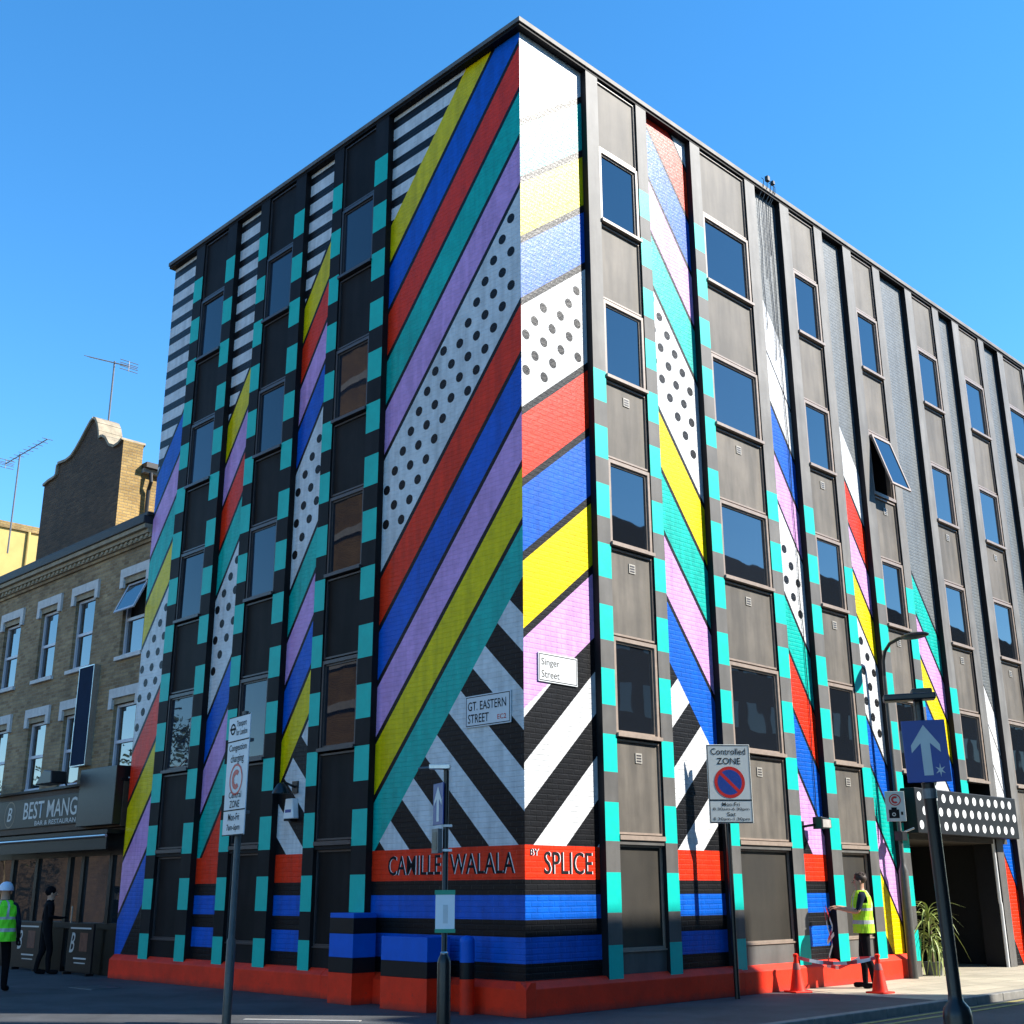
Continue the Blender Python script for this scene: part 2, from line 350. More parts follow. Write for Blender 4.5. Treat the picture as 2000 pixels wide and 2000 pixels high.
# ------------------------------------------------------------------ frames of the two fronts
CX, CY = 0.1551, 16.8748
AR, AL = 0.7877, -0.7779
dR = Vector((math.sin(AR), math.cos(AR), 0)); nR = Vector((math.cos(AR), -math.sin(AR), 0))
dL = Vector((math.sin(AL), math.cos(AL), 0)); nL = Vector((-math.cos(AL), math.sin(AL), 0))
ROT_R = math.pi / 2 - AR                   # local x = along the right front, local -y = outwards
ROT_L = math.atan2(-dL.y, -dL.x)           # local x = -u along the left front (left to right as seen)
C3 = Vector((CX, CY, 0))
def WR(u, n, z=0): return C3 + dR * u + nR * n + Vector((0, 0, z))
def WL(u, n, z=0): return C3 + dL * u + nL * n + Vector((0, 0, z))

# ================================================================== ground
def sheet(name, pts, z, mat):
    mb = MB(); mb.face([(p[0], p[1], z) for p in pts], mat); return struct(mb.build(name))
sheet('road', [(-900, -900), (900, -900), (900, 900), (-900, 900)], -0.11, M['road'])
KB = 2.80; KL = 5.6; RAD = 2.4
arc = [WR(-KL + RAD + RAD * math.cos(t), KB - RAD + RAD * math.sin(t)) for t in [math.pi / 2 + (math.pi / 2) * i / 14 for i in range(15)]]
SPL = 5.9                                  # asphalt footway changes to slabs here
pave = [WR(SPL, KB)] + arc + [WR(-KL, -70), WR(SPL, -70)]
sheet('pavement_asphalt', pave, 0.0, M['foot'])
mb = MB(); mb.box(SPL, 75, -KB, 70, -0.1, 0.0, M['slab']); struct(mb.build('pavement_slabs', None, C3, ROT_R))
mb = MB(); mb.box(-6, 75, -60, -5.5, -0.2, 0.0, M['slab']); struct(mb.build('pavement_opposite', None, C3, ROT_R))
kerb = bpy.data.objects.new('kerb', None); COL.objects.link(kerb); struct(kerb)
ks = MB(); ks.box(0, 0.905, -0.08, 0.08, -0.13, 0.004, M['kerb']); kme = ks.mesh('kerb_stone')
for i in range(34):
    place(kme, 'kerb_stone', kerb, WR(-3.2 + 0.915 * i, KB), ROT_R, 0.012)
for i in range(30):
    place(kme, 'kerb_stone', kerb, WR(-5 + 0.915 * i, 5.47), ROT_R, 0.012)
for i in range(14):
    a, b = arc[i], arc[i + 1]
    if (a - b).length > 0: 
        o = place(kme, 'kerb_stone', kerb, a, math.atan2(b.y - a.y, b.x - a.x), 0.012); o.scale.x = (b - a).length / 0.915
for i in range(12): place(kme, 'kerb_stone', kerb, WR(-KL, 0.4 - RAD * 0 - 0.915 * i - 0.45), ROT_R - math.pi / 2, 0.012)
mb = MB()
for off in (0.26, 0.52):
    mb.box(-2.5, 60, -KB - off - 0.045, -KB - off + 0.045, -0.108, -0.104, M['yline'], 'b')
struct(mb.build('road_markings', None, C3, ROT_R))
mb = MB(); mb.box(-1.9, -0.35, -0.05, 0.05, -0.06, 0.006, M['stone']); tag(mb.build('drain_channel', None, WL(0.85, 1.62), ROT_L + 0.62), 'pale drain channel set into the dark pavement beside the corner post', 'drain')

# ================================================================== painted corner building
bld = thing('office_building', 'five storey corner building painted in bright diagonal colour bands', 'building', C3)
ZT = 15.38
def P(face, x, y, z):
    r = ROT_R if face == 'R' else ROT_L
    return Vector((x * math.cos(r) - y * math.sin(r), x * math.sin(r) + y * math.cos(r), z))
ROTF = {'R': ROT_R, 'L': ROT_L}
BASE = [(0.0, 0.64, 'K'), (0.64, 0.97, 'B'), (0.97, 1.19, 'K'), (1.19, 1.51, 'B'), (1.51, 1.71, 'K'), (1.71, 2.16, 'R')]

def pier(face, x0, x1, slope, seq, c0, zbase=True, zmin=None, y=0.0, mb=None):
    """brick pier with paint: seq is a list of (thickness, kind) stacked upward along z - slope*x from c0"""
    own = mb is None
    if own: mb = MB()
    X1 = x1 - x0
    def put(poly, key, yy=0.0):
        if len(poly) >= 3 and area(poly) > 1e-5: mb.face([(px, y + yy, pz) for px, pz in poly], M[key])
    zlo = 2.16 if zbase else (zmin or 0)
    if zbase:
        for a, b, k in BASE: put([(0, a), (X1, a), (X1, b), (0, b)], k)
    rect = [(0, zlo), (X1, zlo), (X1, ZT), (0, ZT)]
    c = c0
    for th, kind in seq:
        poly = clip(clip(rect, -slope, 1, c), slope, -1, -(c + th))
        c += th
        if len(poly) < 3: continue
        if kind in PAL: put(poly, kind)
        elif kind[0] == 'H':                                    # level black and white stripes
            per = 0.42; z = math.floor(zlo / per) * per
            while z < ZT:
                q = clip(clip(poly, 0, 1, z), 0, -1, -(z + per * 0.42)); put(q, 'K')
                q = clip(clip(poly, 0, 1, z + per * 0.42), 0, -1, -(z + per)); put(q, 'W'); z += per
        elif kind[0] in 'UD':                                   # diagonal black and white stripes
            s2 = 0.95 if kind[0] == 'U' else -0.95; per = float(kind[1:] or 1.05); d = -8.0; i = 0
            while d < 24:
                q = clip(clip(poly, -s2, 1, d), s2, -1, -(d + per / 2)); put(q, 'KW'[i % 2]); d += per / 2; i += 1
        elif kind[0] == 'o':                                    # white ground with black dots
            put(poly, 'W')
            sp, r = 0.40, 0.085; j = 0; z = math.floor(zlo / sp) * sp
            while z < ZT:
                xx = 0.1 + (0.2 if j % 2 else 0.0)
                while xx < X1:
                    v = z - slope * xx; m = r * 1.2 * math.hypot(1, slope)
                    if c - th + m < v < c - m and r < xx < X1 - r and zlo + r < z < ZT - r: mb.disc(xx, z, r, y - 0.0025, M['K'], 14)
                    xx += sp
                z += sp * 0.75; j += 1
    top = clip(rect, -slope, 1, c)
    put(top, 'G')
    if own:
        return mb.build('painted_wall', bld, P(face, x0, 0, 0), ROTF[face])
    return mb
def bands(s, th=0.74, gap=0.12):
    out = []
    for k in s: out += [(th, k), (gap, 'K')]
    return out

# ---- left front piers (local x = -u)
pier('L', -3.32, 0.0, 1.15, [(6.0, 'D1.1')] + bands('TYLBR', 0.78) + [(1.95, 'o'), (0.12, 'K')] + bands('LTRB', 0.80) + [(0.74, 'Y'), (12, 'H')], -3.9)
pier('L', -5.95, -5.0, 1.5, [(2.6, 'D1.1'), (0.12, 'K')] + bands('YBLT') + [(2.2, 'o'), (0.12, 'K')] + bands('BLRY') + [(9, 'H')], 0.6)
pier('L', -8.5, -7.57, 1.5, [(0.9, 'K')] + bands('RTLB', 0.8) + [(2.2, 'o'), (0.12, 'K')] + bands('TRLY', 0.8) + [(9, 'H')], 0.2)
pier('L', -11.34, -10.17, 1.35, [(3.0, 'K')] + bands('BLYR', 0.95) + [(2.0, 'o'), (0.12, 'K')] + bands('YTLB', 0.85) + [(9, 'H')], -2.9, zbase=False, zmin=0.0)
# ---- right front piers
pier('R', 0.0, 1.56, 0.80, [(3.7, 'U1.25')] + bands('LYBR', 1.0, 0.14) + [(1.7, 'o'), (0.14, 'K')] + bands('BYT', 0.95, 0.14) + [(9, 'W')], 0.3)
pier('R', 3.2, 4.57, -1.3, [(3.3, 'U1.25')] + bands('BLTY', 1.0, 0.12) + [(2.2, 'o'), (0.12, 'K')] + bands('TLBR', 1.0, 0.12) + [(9, 'W')], 2.0)
pier('R', 6.72, 7.67, -1.5, [(0.9, 'K')] + bands('LBRT', 0.95) + [(1.7, 'o'), (0.1, 'K')] + bands('LB', 0.9) + [(1.0, 'W'), (0.07, 'K'), (1.1, 'W')], 2.0)
pier('R', 9.29, 10.2, -1.5, [(3.0, 'K'), (1.1, 'Y'), (0.1, 'K')] + bands('LTB', 0.85) + [(1.9, 'o'), (0.1, 'K')] + bands('YLR', 0.85) + [(1.1, 'W')], -1.9, zbase=False, zmin=0.0)
pier('R', 11.8, 13.05, -1.4, [(1.9, 'o'), (0.1, 'K')] + bands('BYLT', 0.8), 2.9, zbase=False, zmin=2.9)
pier('R', 14.72, 15.5, -1.6, [(2.0, 'K'), (1.7, 'R'), (0.1, 'K'), (0.9, 'B'), (0.1, 'K')] + [(0.85, 'W'), (0.06, 'K')] * 3, -1.0, zbase=False, zmin=0.0)
pier('R', 17.27, 18.15, 0, [], 0, zbase=False, zmin=0.0)
pier('R', 20.0, 21.0, 0, [], 0, zbase=False, zmin=0.0)
pier('R', 22.8, 26.0, 0, [], 0, zbase=False, zmin=0.0)

# ---- structural body and roof
mb = MB()
def quadprism(mb, pts, z0, z1, mat):
    n = len(pts)
    mb.face([(p.x, p.y, z1) for p in pts], mat); mb.face([(p.x, p.y, z0) for p in reversed(pts)], mat)
    for i in range(n):
        a, b = pts[i], pts[(i + 1) % n]; mb.face([(a.x, a.y, z0), (b.x, b.y, z0), (b.x, b.y, z1), (a.x, a.y, z1)], mat)
z0v = Vector((0, 0, 0))
D = 0.42
WD = 3.2; WE = 6.5
fp = [dR * D + dL * D, dR * 25.98 + dL * D, dR * 25.98 + dL * WE, dR * WD + dL * WE, dR * WD + dL * 11.32, dR * D + dL * 11.32]
fp2 = [dR * D + dL * D, dR * 10.3 + dL * D, dR * 10.3 + dL * 2.2, dR * 15.0 + dL * 2.2, dR * 15.0 + dL * D, dR * 25.98 + dL * D, dR * 25.98 + dL * WE, dR * WD + dL * WE, dR * WD + dL * 11.32, dR * D + dL * 11.32]
quadprism(mb, fp2, 0.0, 2.95, M['room']); quadprism(mb, fp, 2.952, ZT, M['room']); mb.build('inner_walls', bld)
mb = MB(); mb.box(-0.0, 0.9, 0.0, 0.9, 0, 0, M['K'])
# end wall towards the terrace
mb = MB(); mb.box(-11.34, -11.30, 0.005, WD, 0.0, ZT, M['stock'], 'r'); mb.build('end_wall', bld, (0, 0, 0), ROT_L)
# roof edge (fascia) with mitred corner, made as one outline
def fasc(mb, o, z0, z1, mat):
    i = D
    out = [dR * -o * 1.0 + dL * -o, dR * 26.05 - dL * o, dR * 26.05 + dL * i, dR * i + dL * i, dR * i + dL * 11.40, dR * -o + dL * 11.40]
    quadprism(mb, out, z0, z1, mat)
mb = MB(); fasc(mb, 0.16, ZT + 0.055, ZT + 0.14, M['fascia']); mb.build('roof_edge', bld, bevel=0.01)
mb = MB(); fasc(mb, 0.13, ZT + 0.002, ZT + 0.055, M['dmull']); mb.build('soffit', bld)
mb = MB(); quadprism(mb, [dR * D + dL * D, dR * 26 + dL * D, dR * 26 + dL * WE, dR * WD + dL * WE, dR * WD + dL * 11.3, dR * D + dL * 11.3], ZT + 0.02, ZT + 0.12, M['slate']); mb.build('roof', bld)

# ---- mullions with alternating painted blocks
PH = 0.83
def mullion(face, x0, x1, zb=0.30, zlow=0.0, ztop=99, y0=-0.125):
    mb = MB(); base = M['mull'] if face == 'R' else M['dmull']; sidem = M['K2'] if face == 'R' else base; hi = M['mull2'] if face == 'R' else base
    tq = MF['T']; X = x1 - x0
    z = zb; blocks = []
    k = -1
    edges = [zb]
    while True:
        t = PH + 0.982 * k; b = t - 0.55; k += 1
        if b > ZT: break
        if t < zb + 0.1: continue
        if b >= zlow - 0.3 and t <= ztop: blocks.append((max(b, zb), min(t, ZT)))
    def seg(a, b, m, front=True):
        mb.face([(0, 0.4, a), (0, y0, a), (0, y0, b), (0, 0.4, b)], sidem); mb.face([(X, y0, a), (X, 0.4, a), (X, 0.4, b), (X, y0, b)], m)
        if front: mb.face([(0, y0, a), (X, y0, a), (X, y0, b), (0, y0, b)], m)
    cur = zb
    if not blocks and face == 'R' and zb < 3: seg(zb, 3.0, base); cur = 3.0
    for b, t in blocks:
        if b > cur: seg(cur, b, base)
        seg(b, t, base, False)
        mb.face([(0, y0, b), (X, y0, b), (X, y0, t), (0, y0, t)], tq); cur = t
    if cur < ZT: seg(cur, ZT, hi)
    mb.face([(0, y0, zb), (0, 0.4, zb), (X, 0.4, zb), (X, y0, zb)], base)
    mb.build('mullion', bld, P(face, x0, 0, 0), ROTF[face])
RM = [(1.53, 1.84, .30, 0, 9.8), (2.91, 3.20, .30, 0, 13.8), (4.54, 4.85, .30, 0, 13.8), (6.37, 6.72, .30, 0, 8.9), (7.64, 7.98, .30, 0, 8.8), (8.97, 9.29, .30, 0, 7.9), (10.17, 10.52, .0, 0, 7.9),
      (11.48, 11.8, 2.9, 2.9, 7.9), (13.02, 13.35, 2.9, 2.9, 5.9), (14.4, 14.72, 0, 2.9, 2.0), (15.47, 15.83, 0, 0, 0.9), (16.95, 17.27, 0, 0, 0), (18.12, 18.45, 0, 0, 0), (19.7, 20.0, 0, 0, 0), (20.98, 21.3, 0, 0, 0), (22.5, 22.8, 0, 0, 0)]
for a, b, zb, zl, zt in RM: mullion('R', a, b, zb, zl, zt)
for a, b, zt in [(3.32, 3.70, 14.8), (4.70, 5.0, 14.8), (5.95, 6.30, 14.8), (7.25, 7.57, 14.8), (8.5, 8.85, 14.8), (9.82, 10.17, 14.8)]: mullion('L', -b, -a, .30, 0, zt)

# ---- window bays
WIN = [(12.49, 13.95), (9.59, 11.02), (6.73, 8.18), (3.76, 5.28)]
SPN = [(13.98, 15.36), (11.05, 12.46), (8.21, 9.56), (5.31, 6.70), (2.35, 3.73)]
cache = {}
def window_meshes(W, H, dark):
    k = ('w', round(W, 3), round(H, 3), dark)
    if k in cache: return cache[k]
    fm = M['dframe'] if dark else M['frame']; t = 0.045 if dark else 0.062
    mb = MB()
    mb.box(0, W, -0.02, 0.13, H - 0.06, H, fm); mb.box(0, W, -0.03, 0.13, 0.0, 0.07, fm)
    mb.box(0, t, -0.02, 0.13, 0.07, H - 0.06, fm); mb.box(W - t, W, -0.02, 0.13, 0.07, H - 0.06, fm)
    i = t + 0.002; s = 0.03                                    # inner sash
    mb.box(i, W - i, 0.012, 0.11, H - 0.06 - s - 0.002, H - 0.062, fm); mb.box(i, W - i, 0.012, 0.11, 0.072, 0.072 + s, fm)
    mb.box(i, i + s, 0.012, 0.11, 0.072 + s, H - 0.062 - s, fm); mb.box(W - i - s, W - i, 0.012, 0.11, 0.072 + s, H - 0.062 - s, fm)
    p = MB(); p.box(i + s, W - i - s, 0.035, 0.05, 0.072 + s, H - 0.062 - s, M['lglass'] if dark else M['glass'])
    sl = MB(); sl.prism([(0, 0), (W, 0), (W, 0.055), (0, 0.055)], -0.075, -0.032, fm)
    cache[k] = (mb.mesh('window'), p.mesh('pane'), sl.mesh('sill')); return cache[k]
def tilt_window(face, x, z, W, H):
    o = place(window_meshes(W, H, False)[0], 'window', bld, P(face, x, BY, z), ROTF[face])
    a = R_(17); mb = MB(); fm = M['frame']; t = 0.05; ww = W - 0.13; hh = H - 0.16
    mb.box(0, ww, -0.03, 0.01, hh - t, hh, fm); mb.box(0, ww, -0.03, 0.01, 0, t, fm); mb.box(0, t, -0.03, 0.01, t, hh - t, fm); mb.box(ww - t, ww, -0.03, 0.01, t, hh - t, fm)
    s = mb.build('sash', o, (0.065, -0.04 - math.sin(a) * hh, 0.085 + (1 - math.cos(a)) * hh)); s.rotation_euler = (-a, 0, 0)
    # glass belongs to the open sash, kept at the same level of the tree
    g = MB(); g.box(t, ww - t, -0.015, 0.0, t, hh - t, M['glass']); go = g.build('pane', o, s.location); go.rotation_euler = s.rotation_euler
def panel_meshes(W, H, kind):
    k = ('p', round(W, 3), round(H, 3), kind)
    if k in cache: return cache[k]
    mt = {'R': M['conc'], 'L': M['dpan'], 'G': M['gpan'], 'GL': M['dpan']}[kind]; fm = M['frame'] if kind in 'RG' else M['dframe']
    e = 0.03; mb = MB()
    mb.box(e, W - e, 0.03, 0.3, e, H - e, mt, 'k')
    tr = MB(); y0, y1 = 0.0, 0.2
    tr.box(0, W, y0, y1, 0, e, fm); tr.box(0, W, y0, y1, H - e, H, fm); tr.box(0, e, y0, y1, e, H - e, fm); tr.box(W - e, W, y0, y1, e, H - e, fm)
    cache[k] = (mb.mesh('spandrel_panel'), tr.mesh('trim')); return cache[k]
ventm = MB(); ventm.box(0, 0.15, -0.012, 0.01, 0, 0.15, M['vent'])
for i in range(3): ventm.box(0.02, 0.13, -0.016, -0.0125, 0.02 + 0.042 * i, 0.043 + 0.042 * i, M['dframe'], 'k')
ventme = ventm.mesh('vent')
BY = -0.088
def bay(face, x0, x1, zground=True, skipwin=(), zmin=0.0, vents=True, tilt=None):
    x0 += 0.004; x1 -= 0.004; W = x1 - x0; r = ROTF[face]; dark = face == 'L'
    for i, (a, b) in enumerate(WIN):
        if a < zmin: continue
        if tilt == i: tilt_window(face, x0, a, W, b - a); continue
        wm, pm, sm = window_meshes(W, b - a, dark)
        o = place(wm, 'window', bld, P(face, x0, BY, a), r); pa = place(pm, 'pane', o); pa.rotation_euler = (random.uniform(-0.004, 0.006), 0, random.uniform(-0.005, 0.005)); place(sm, 'sill', o)
    for i, (a, b) in enumerate(SPN):
        if a < zmin: continue
        pm, tm = panel_meshes(W, b - a, face)
        o = place(pm, 'spandrel_panel', bld, P(face, x0, BY, a), r); place(tm, 'trim', o)
        if vents and face == 'R' and i >= 2: place(ventme, 'vent', o, (W * 0.46, 0.028, b - a - 0.33))
    if zground:
        led = MB(); led.box(0, W, -0.05, 0.3, 2.27, 2.335, M['frame'] if not dark else M['dframe']); led.box(0, W, -0.02, 0.3, 2.205, 2.268, M['mull'] if not dark else M['dmull'])
        led.build('ledge', bld, P(face, x0, BY, 0), r)
        pm, tm = panel_meshes(W, 1.45, 'G' if not dark else 'GL'); o = place(pm, 'ground_panel', bld, P(face, x0, -0.055, 0.75), r); place(tm, 'trim', o)
        lo = MB(); lo.box(0, W, 0.0, 0.3, 0.3, 0.72, M['mull'] if not dark else M['dmull']); lo.box(0, W, -0.02, 0.3, 0.722, 0.748, M['frame'] if not dark else M['dframe']); lo.build('lower_panel', bld, P(face, x0, -0.06, 0), r)
bay('R', 1.84, 2.91); bay('R', 4.85, 6.37); bay('R', 7.98, 8.97); bay('R', 10.52, 11.48, False, zmin=3.0, tilt=1)
bay('R', 13.35, 14.4, False, zmin=3.0); bay('R', 15.83, 16.95, False, zmin=2.3); bay('R', 18.45, 19.7, False, zmin=2.3); bay('R', 21.3, 22.5, False, zmin=2.3)
for a, b in ((15.83, 16.95), (18.45, 19.7), (21.3, 22.5)): mb = MB(); mb.box(a, b, 0.02, 0.3, 0, 2.34, M['gpan']); mb.build('ground_panel', bld, (0, 0, 0), ROT_R)
for a, b in [(3.70, 4.70), (6.30, 7.25), (8.85, 9.82)]: bay('L', -b, -a)

# ---- red plinth
def plinth(face, x0, x1, h=0.43, d=0.17):
    mb = MB(); W = x1 - x0
    prof = [(-d, 0), (-d, h - 0.09), (-d + 0.10, h), (0.02, h), (0.02, 0)]
    n = len(prof); i = len(mb.v)
    for x in (0, W): mb.v += [(x, y, z) for y, z in prof]
    k = mb.slot(MF['R'])
    mb.f.append(tuple(range(n))); mb.m.append(k); mb.f.append(tuple(reversed(range(n, 2 * n)))); mb.m.append(k)
    for a in range(n):
        b = (a + 1) % n; mb.f.append((b, a, n + a, n + b)); mb.m.append(k)
    return mb.build('plinth', bld, P(face, x0, 0, 0), ROTF[face], bevel=0.008)
plinth('R', -0.17, 4.7); plinth('R', 4.704, 10.16, 0.42, 0.165)
plinth('L', -11.2, -4.3); plinth('L', -4.296, 0.175, 0.426, 0.172)

# ---- lettering on the red band
def lettering(s, face, x0, x1, z0, z1):
    o = thing_empty = None
    text(s, x0 + 0.035, x1 + 0.035, z0 - 0.015, z1 - 0.015, 0, M['white'], 'letter_shade', bld)
    return
def band_text(s, face, x0, x1, z0, z1):
    for nm, dx, dy, mt in (('letter_shade', 0.016, -0.003, M['white']), ('lettering', 0.0, -0.006, M['ink'])):
        o = text(s, 0, x1 - x0, z0, z1, dy, mt, nm, bld, bold=0.004); o.location = P(face, x0 + dx, 0, 0); o.rotation_euler = (0, 0, ROTF[face])
band_text('CAMILLE', 'L', -2.92, -1.72, 1.79, 2.07); band_text('WALALA', 'L', -1.52, -0.20, 1.79, 2.07)
band_text('BY', 'R', 0.10, 0.26, 2.02, 2.11); band_text('SPLICE', 'R', 0.37, 1.36, 1.78, 2.08)

# ---- entrance: canopy, recess, door
mb = MB(); Xa, Xb = 10.36, 14.93
mb.box(Xa, Xb, -0.42, 0.3, 2.60, 3.46, MF['K'])
cano = mb.build('canopy', bld, (0, 0, 0), ROT_R, bevel=0.012)
dm = MB(); dm.disc(0, 0, 0.085, 0, MF['W'], 16); dme = dm.mesh('dot'); j = 0; z = 2.76
while z < 3.4:
    x = Xa + 0.16 + (0.17 if j % 2 else 0)
    while x < Xb - 0.12: place(dme, 'dot', cano, (x, -0.4235, z)); x += 0.34
    z += 0.27; j += 1
mb = MB(); mb.box(10.53, 14.38, 2.02, 2.1, 0, 2.94, M['dooroom']); mb.box(10.50, 10.54, 0.0, 2.1, 0, 2.94, M['dooroom']); mb.box(10.5, 15.0, -0.1, 2.1, 2.50, 2.6, M['dooroom']); mb.build('entrance_wall', bld, (0, 0, 0), ROT_R)
mb = MB(); mb.box(11.6, 11.7, 1.4, 1.5, 0.02, 2.5, M['doorred']); mb.box(13.0, 13.1, 1.4, 1.5, 0.02, 2.5, M['doorred']); mb.box(11.7, 13.0, 1.4, 1.5, 2.25, 2.35, M['doorred']); mb.box(11.7, 13.0, 1.41, 1.49, 0.02, 0.22, M['doorred'])
dr = mb.build('door', bld, (0, 0, 0), ROT_R)
mb = MB(); mb.box(11.7, 13.0, 1.44, 1.46, 0.22, 2.25, M['glass']); mb.build('pane', dr)
mb = MB(); mb.tube([(12.86, 1.36, 0.9), (12.86, 1.36, 1.5)], 0.018, M['alu']); mb.build('handle', dr)
mb = MB(); mb.box(13.5, 13.72, 1.98, 2.02, 1.45, 1.75, M['sred']); mb.box(13.2, 13.4, 1.98, 2.02, 1.4, 2.0, M['dframe']); mb.build('notice_board', bld, (0, 0, 0), ROT_R)
mb = MB(); mb.tube([(14.36, -0.08, 0.0), (14.36, -0.08, 1.25), (14.33, -0.08, 1.32), (14.33, -0.08, 2.59)], 0.035, M['white']); mb.build('downpipe', bld, (0, 0, 0), ROT_R, smooth=True)

# ================================================================== painted cabinets and bollard at the corner
def cab_stripes(mb, x0, x1, y0, y1, ztop, off=0.0):
    for a, b, k in [(0.0, 0.43, 'R')] + [(max(a, 0.43), b, k) for a, b, k in BASE if b > 0.43]:
        b = min(b, ztop)
        if b > a: mb.box(x0, x1, y0, y1, a, b, MF[k], '' if b >= ztop else 't')
mb = MB(); cab_stripes(mb, 0, 0.58, -0.43, -0.005, 1.26)
tag(mb.build('utility_cabinet', None, WL(3.58, 0.13), ROT_L, bevel=0.006), 'striped utility cabinet as tall as the upper blue band beside the dark bay', 'cabinet')
mb = MB(); cab_stripes(mb, 0, 1.0, -0.42, -0.005, 0.96)
tag(mb.build('utility_cabinet', None, WL(2.3, 0.172), ROT_L, bevel=0.006), 'long low striped utility cabinet under the red lettered band', 'cabinet')
mb = MB()
for a, b, k in [(0.0, 0.44, 'R'), (0.44, 0.65, 'K'), (0.65, 0.90, 'B')]: mb.lathe([(0.1, a), (0.1, b)], MF[k], 20)
mb.lathe([(0.1, 0.90), (0.1, 0.93), (0.085, 0.965), (0.05, 0.985), (0.01, 0.99)], MF['B'], 20)
tag(mb.build('bollard', None, WL(0.78, 0.33), 0, smooth=True), 'round bollard striped red, black and blue close to the corner', 'bollard')

# ================================================================== street name plates
def nameplate(name, label, face, x, z, W, H, lines, rz=0.0):
    t = thing(name, label, 'sign', C3 + P(face, x, -0.004, z), ROTF[face])
    mb = MB(); mb.box(0, W, -0.02, 0, 0, H, M['signwhite']); pl = mb.build('plate', t, bevel=0.004)
    e = 0.016; mb = MB(); y = -0.0215
    for a, b, c, d in ((e, W - e, e, e + 0.012), (e, W - e, H - e - 0.012, H - e), (e, e + 0.012, e, H - e), (W - e - 0.012, W - e, e, H - e)): mb.face([(a, y, c), (b, y, c), (b, y, d), (a, y, d)], M['ink'])
    mb.build('border', pl)
    for s, a, b, c, d, mt in lines: text(s, a, b, c, d, -0.0225, mt, 'lettering', pl)
nameplate('street_sign', 'street name plate reading GT. EASTERN STREET on the shaded striped wall', 'L', -1.19, 3.83, 0.95, 0.46,
          [('GT. EASTERN', 0.06, 0.86, 0.24, 0.37, M['ink']), ('STREET', 0.06, 0.50, 0.06, 0.19, M['ink']), ('EC2', 0.68, 0.86, 0.07, 0.14, M['sred'])])
nameplate('street_sign', 'street name plate reading Singer Street on the sunlit corner wall', 'R', 0.28, 4.42, 0.83, 0.42,
          [('Singer', 0.06, 0.44, 0.21, 0.345, M['polegrey']), ('Street', 0.06, 0.44, 0.06, 0.17, M['polegrey'])])

# ================================================================== fittings on the painted building
t = thing('alarm_box', 'white tapered alarm box on the narrow blue and white wall strip', 'alarm', C3 + P('L', -5.62, -0.02, 2.73), ROT_L)
mb = MB(); mb.prism([(0, 0), (0.30, 0), (0.25, 0.33), (0.05, 0.33)], -0.10, 0.02, M['white']); c = mb.build('cover', t, bevel=0.015)
mb = MB(); mb.box(0.06, 0.24, -0.12, 0.0, -0.035, 0.0, M['ink']); mb.build('strobe', t)
mb = MB(); mb.box(0.06, 0.23, -0.1025, -0.1015, 0.10, 0.15, M['sblue']); mb.build('nameband', t)
t = thing('wall_lantern', 'black wall lantern above the white alarm box', 'wall lamp', C3 + P('L', -5.45, 0, 3.25), ROT_L)
mb = MB(); mb.box(-0.08, 0.08, -0.03, 0.02, -0.1, 0.1, M['black']); mb.tube([(0, -0.02, 0), (0, -0.2, 0.06), (0, -0.3, 0.02)], 0.02, M['black']); mb.build('bracket', t)
mb = MB(); mb.lathe([(0.03, 0.06), (0.07, 0.03), (0.14, -0.08), (0.15, -0.12)], M['black'], 16, 0, -0.3); mb.build('lamp_shade', t, smooth=True)
t = thing('floodlight', 'small black floodlight with pale lens on the pink wall strip above the red band', 'floodlight', C3 + P('R', 7.12, 0, 2.66), ROT_R)
mb = MB(); mb.tube([(-0.25, 0.0, -0.05), (-0.2, -0.22, -0.02), (0, -0.26, 0)], 0.022, M['black']); mb.box(-0.32, -0.2, -0.05, 0.02, -0.3, 0.05, M['black']); mb.build('bracket', t)
mb = MB(); mb.prism([(-0.16, -0.09), (0.16, -0.07), (0.16, 0.09), (-0.16, 0.12)], -0.38, -0.2, M['black']); hd = mb.build('housing', t, bevel=0.01)
mb = MB(); mb.box(-0.13, 0.13, -0.386, -0.381, -0.06, 0.075, M['stone']); mb.build('lens', hd)
t = thing('cable_bundle', 'black cables hanging from the roof edge down the grey brick strip', 'cable', C3 + P('R', 7.0, 0, 15.6), ROT_R)
for i, (x, zl) in enumerate([(0.0, 3.0), (0.13, 1.9), (0.26, 3.4), (0.36, 1.3), (0.42, 12.9)]):
    mb = MB(); pts = [(x, -0.14, 0.08), (x, -0.185, 0.02), (x, -0.175, -0.12), (x, -0.03, -0.35)]
    zc = -0.35
    while zc > -zl: zc -= 0.6; pts.append((x + random.uniform(-0.03, 0.03), -0.02, zc))
    mb.tube(pts, 0.008, M['black'], 6); mb.build('cable', t, smooth=True)
mb = MB(); mb.box(0.08, 0.17, -0.24, -0.16, 0.02, 0.14, M['black']); mb.box(0.28, 0.35, -0.24, -0.16, 0.02, 0.11, M['black']); mb.build('junction_box', t, bevel=0.01)

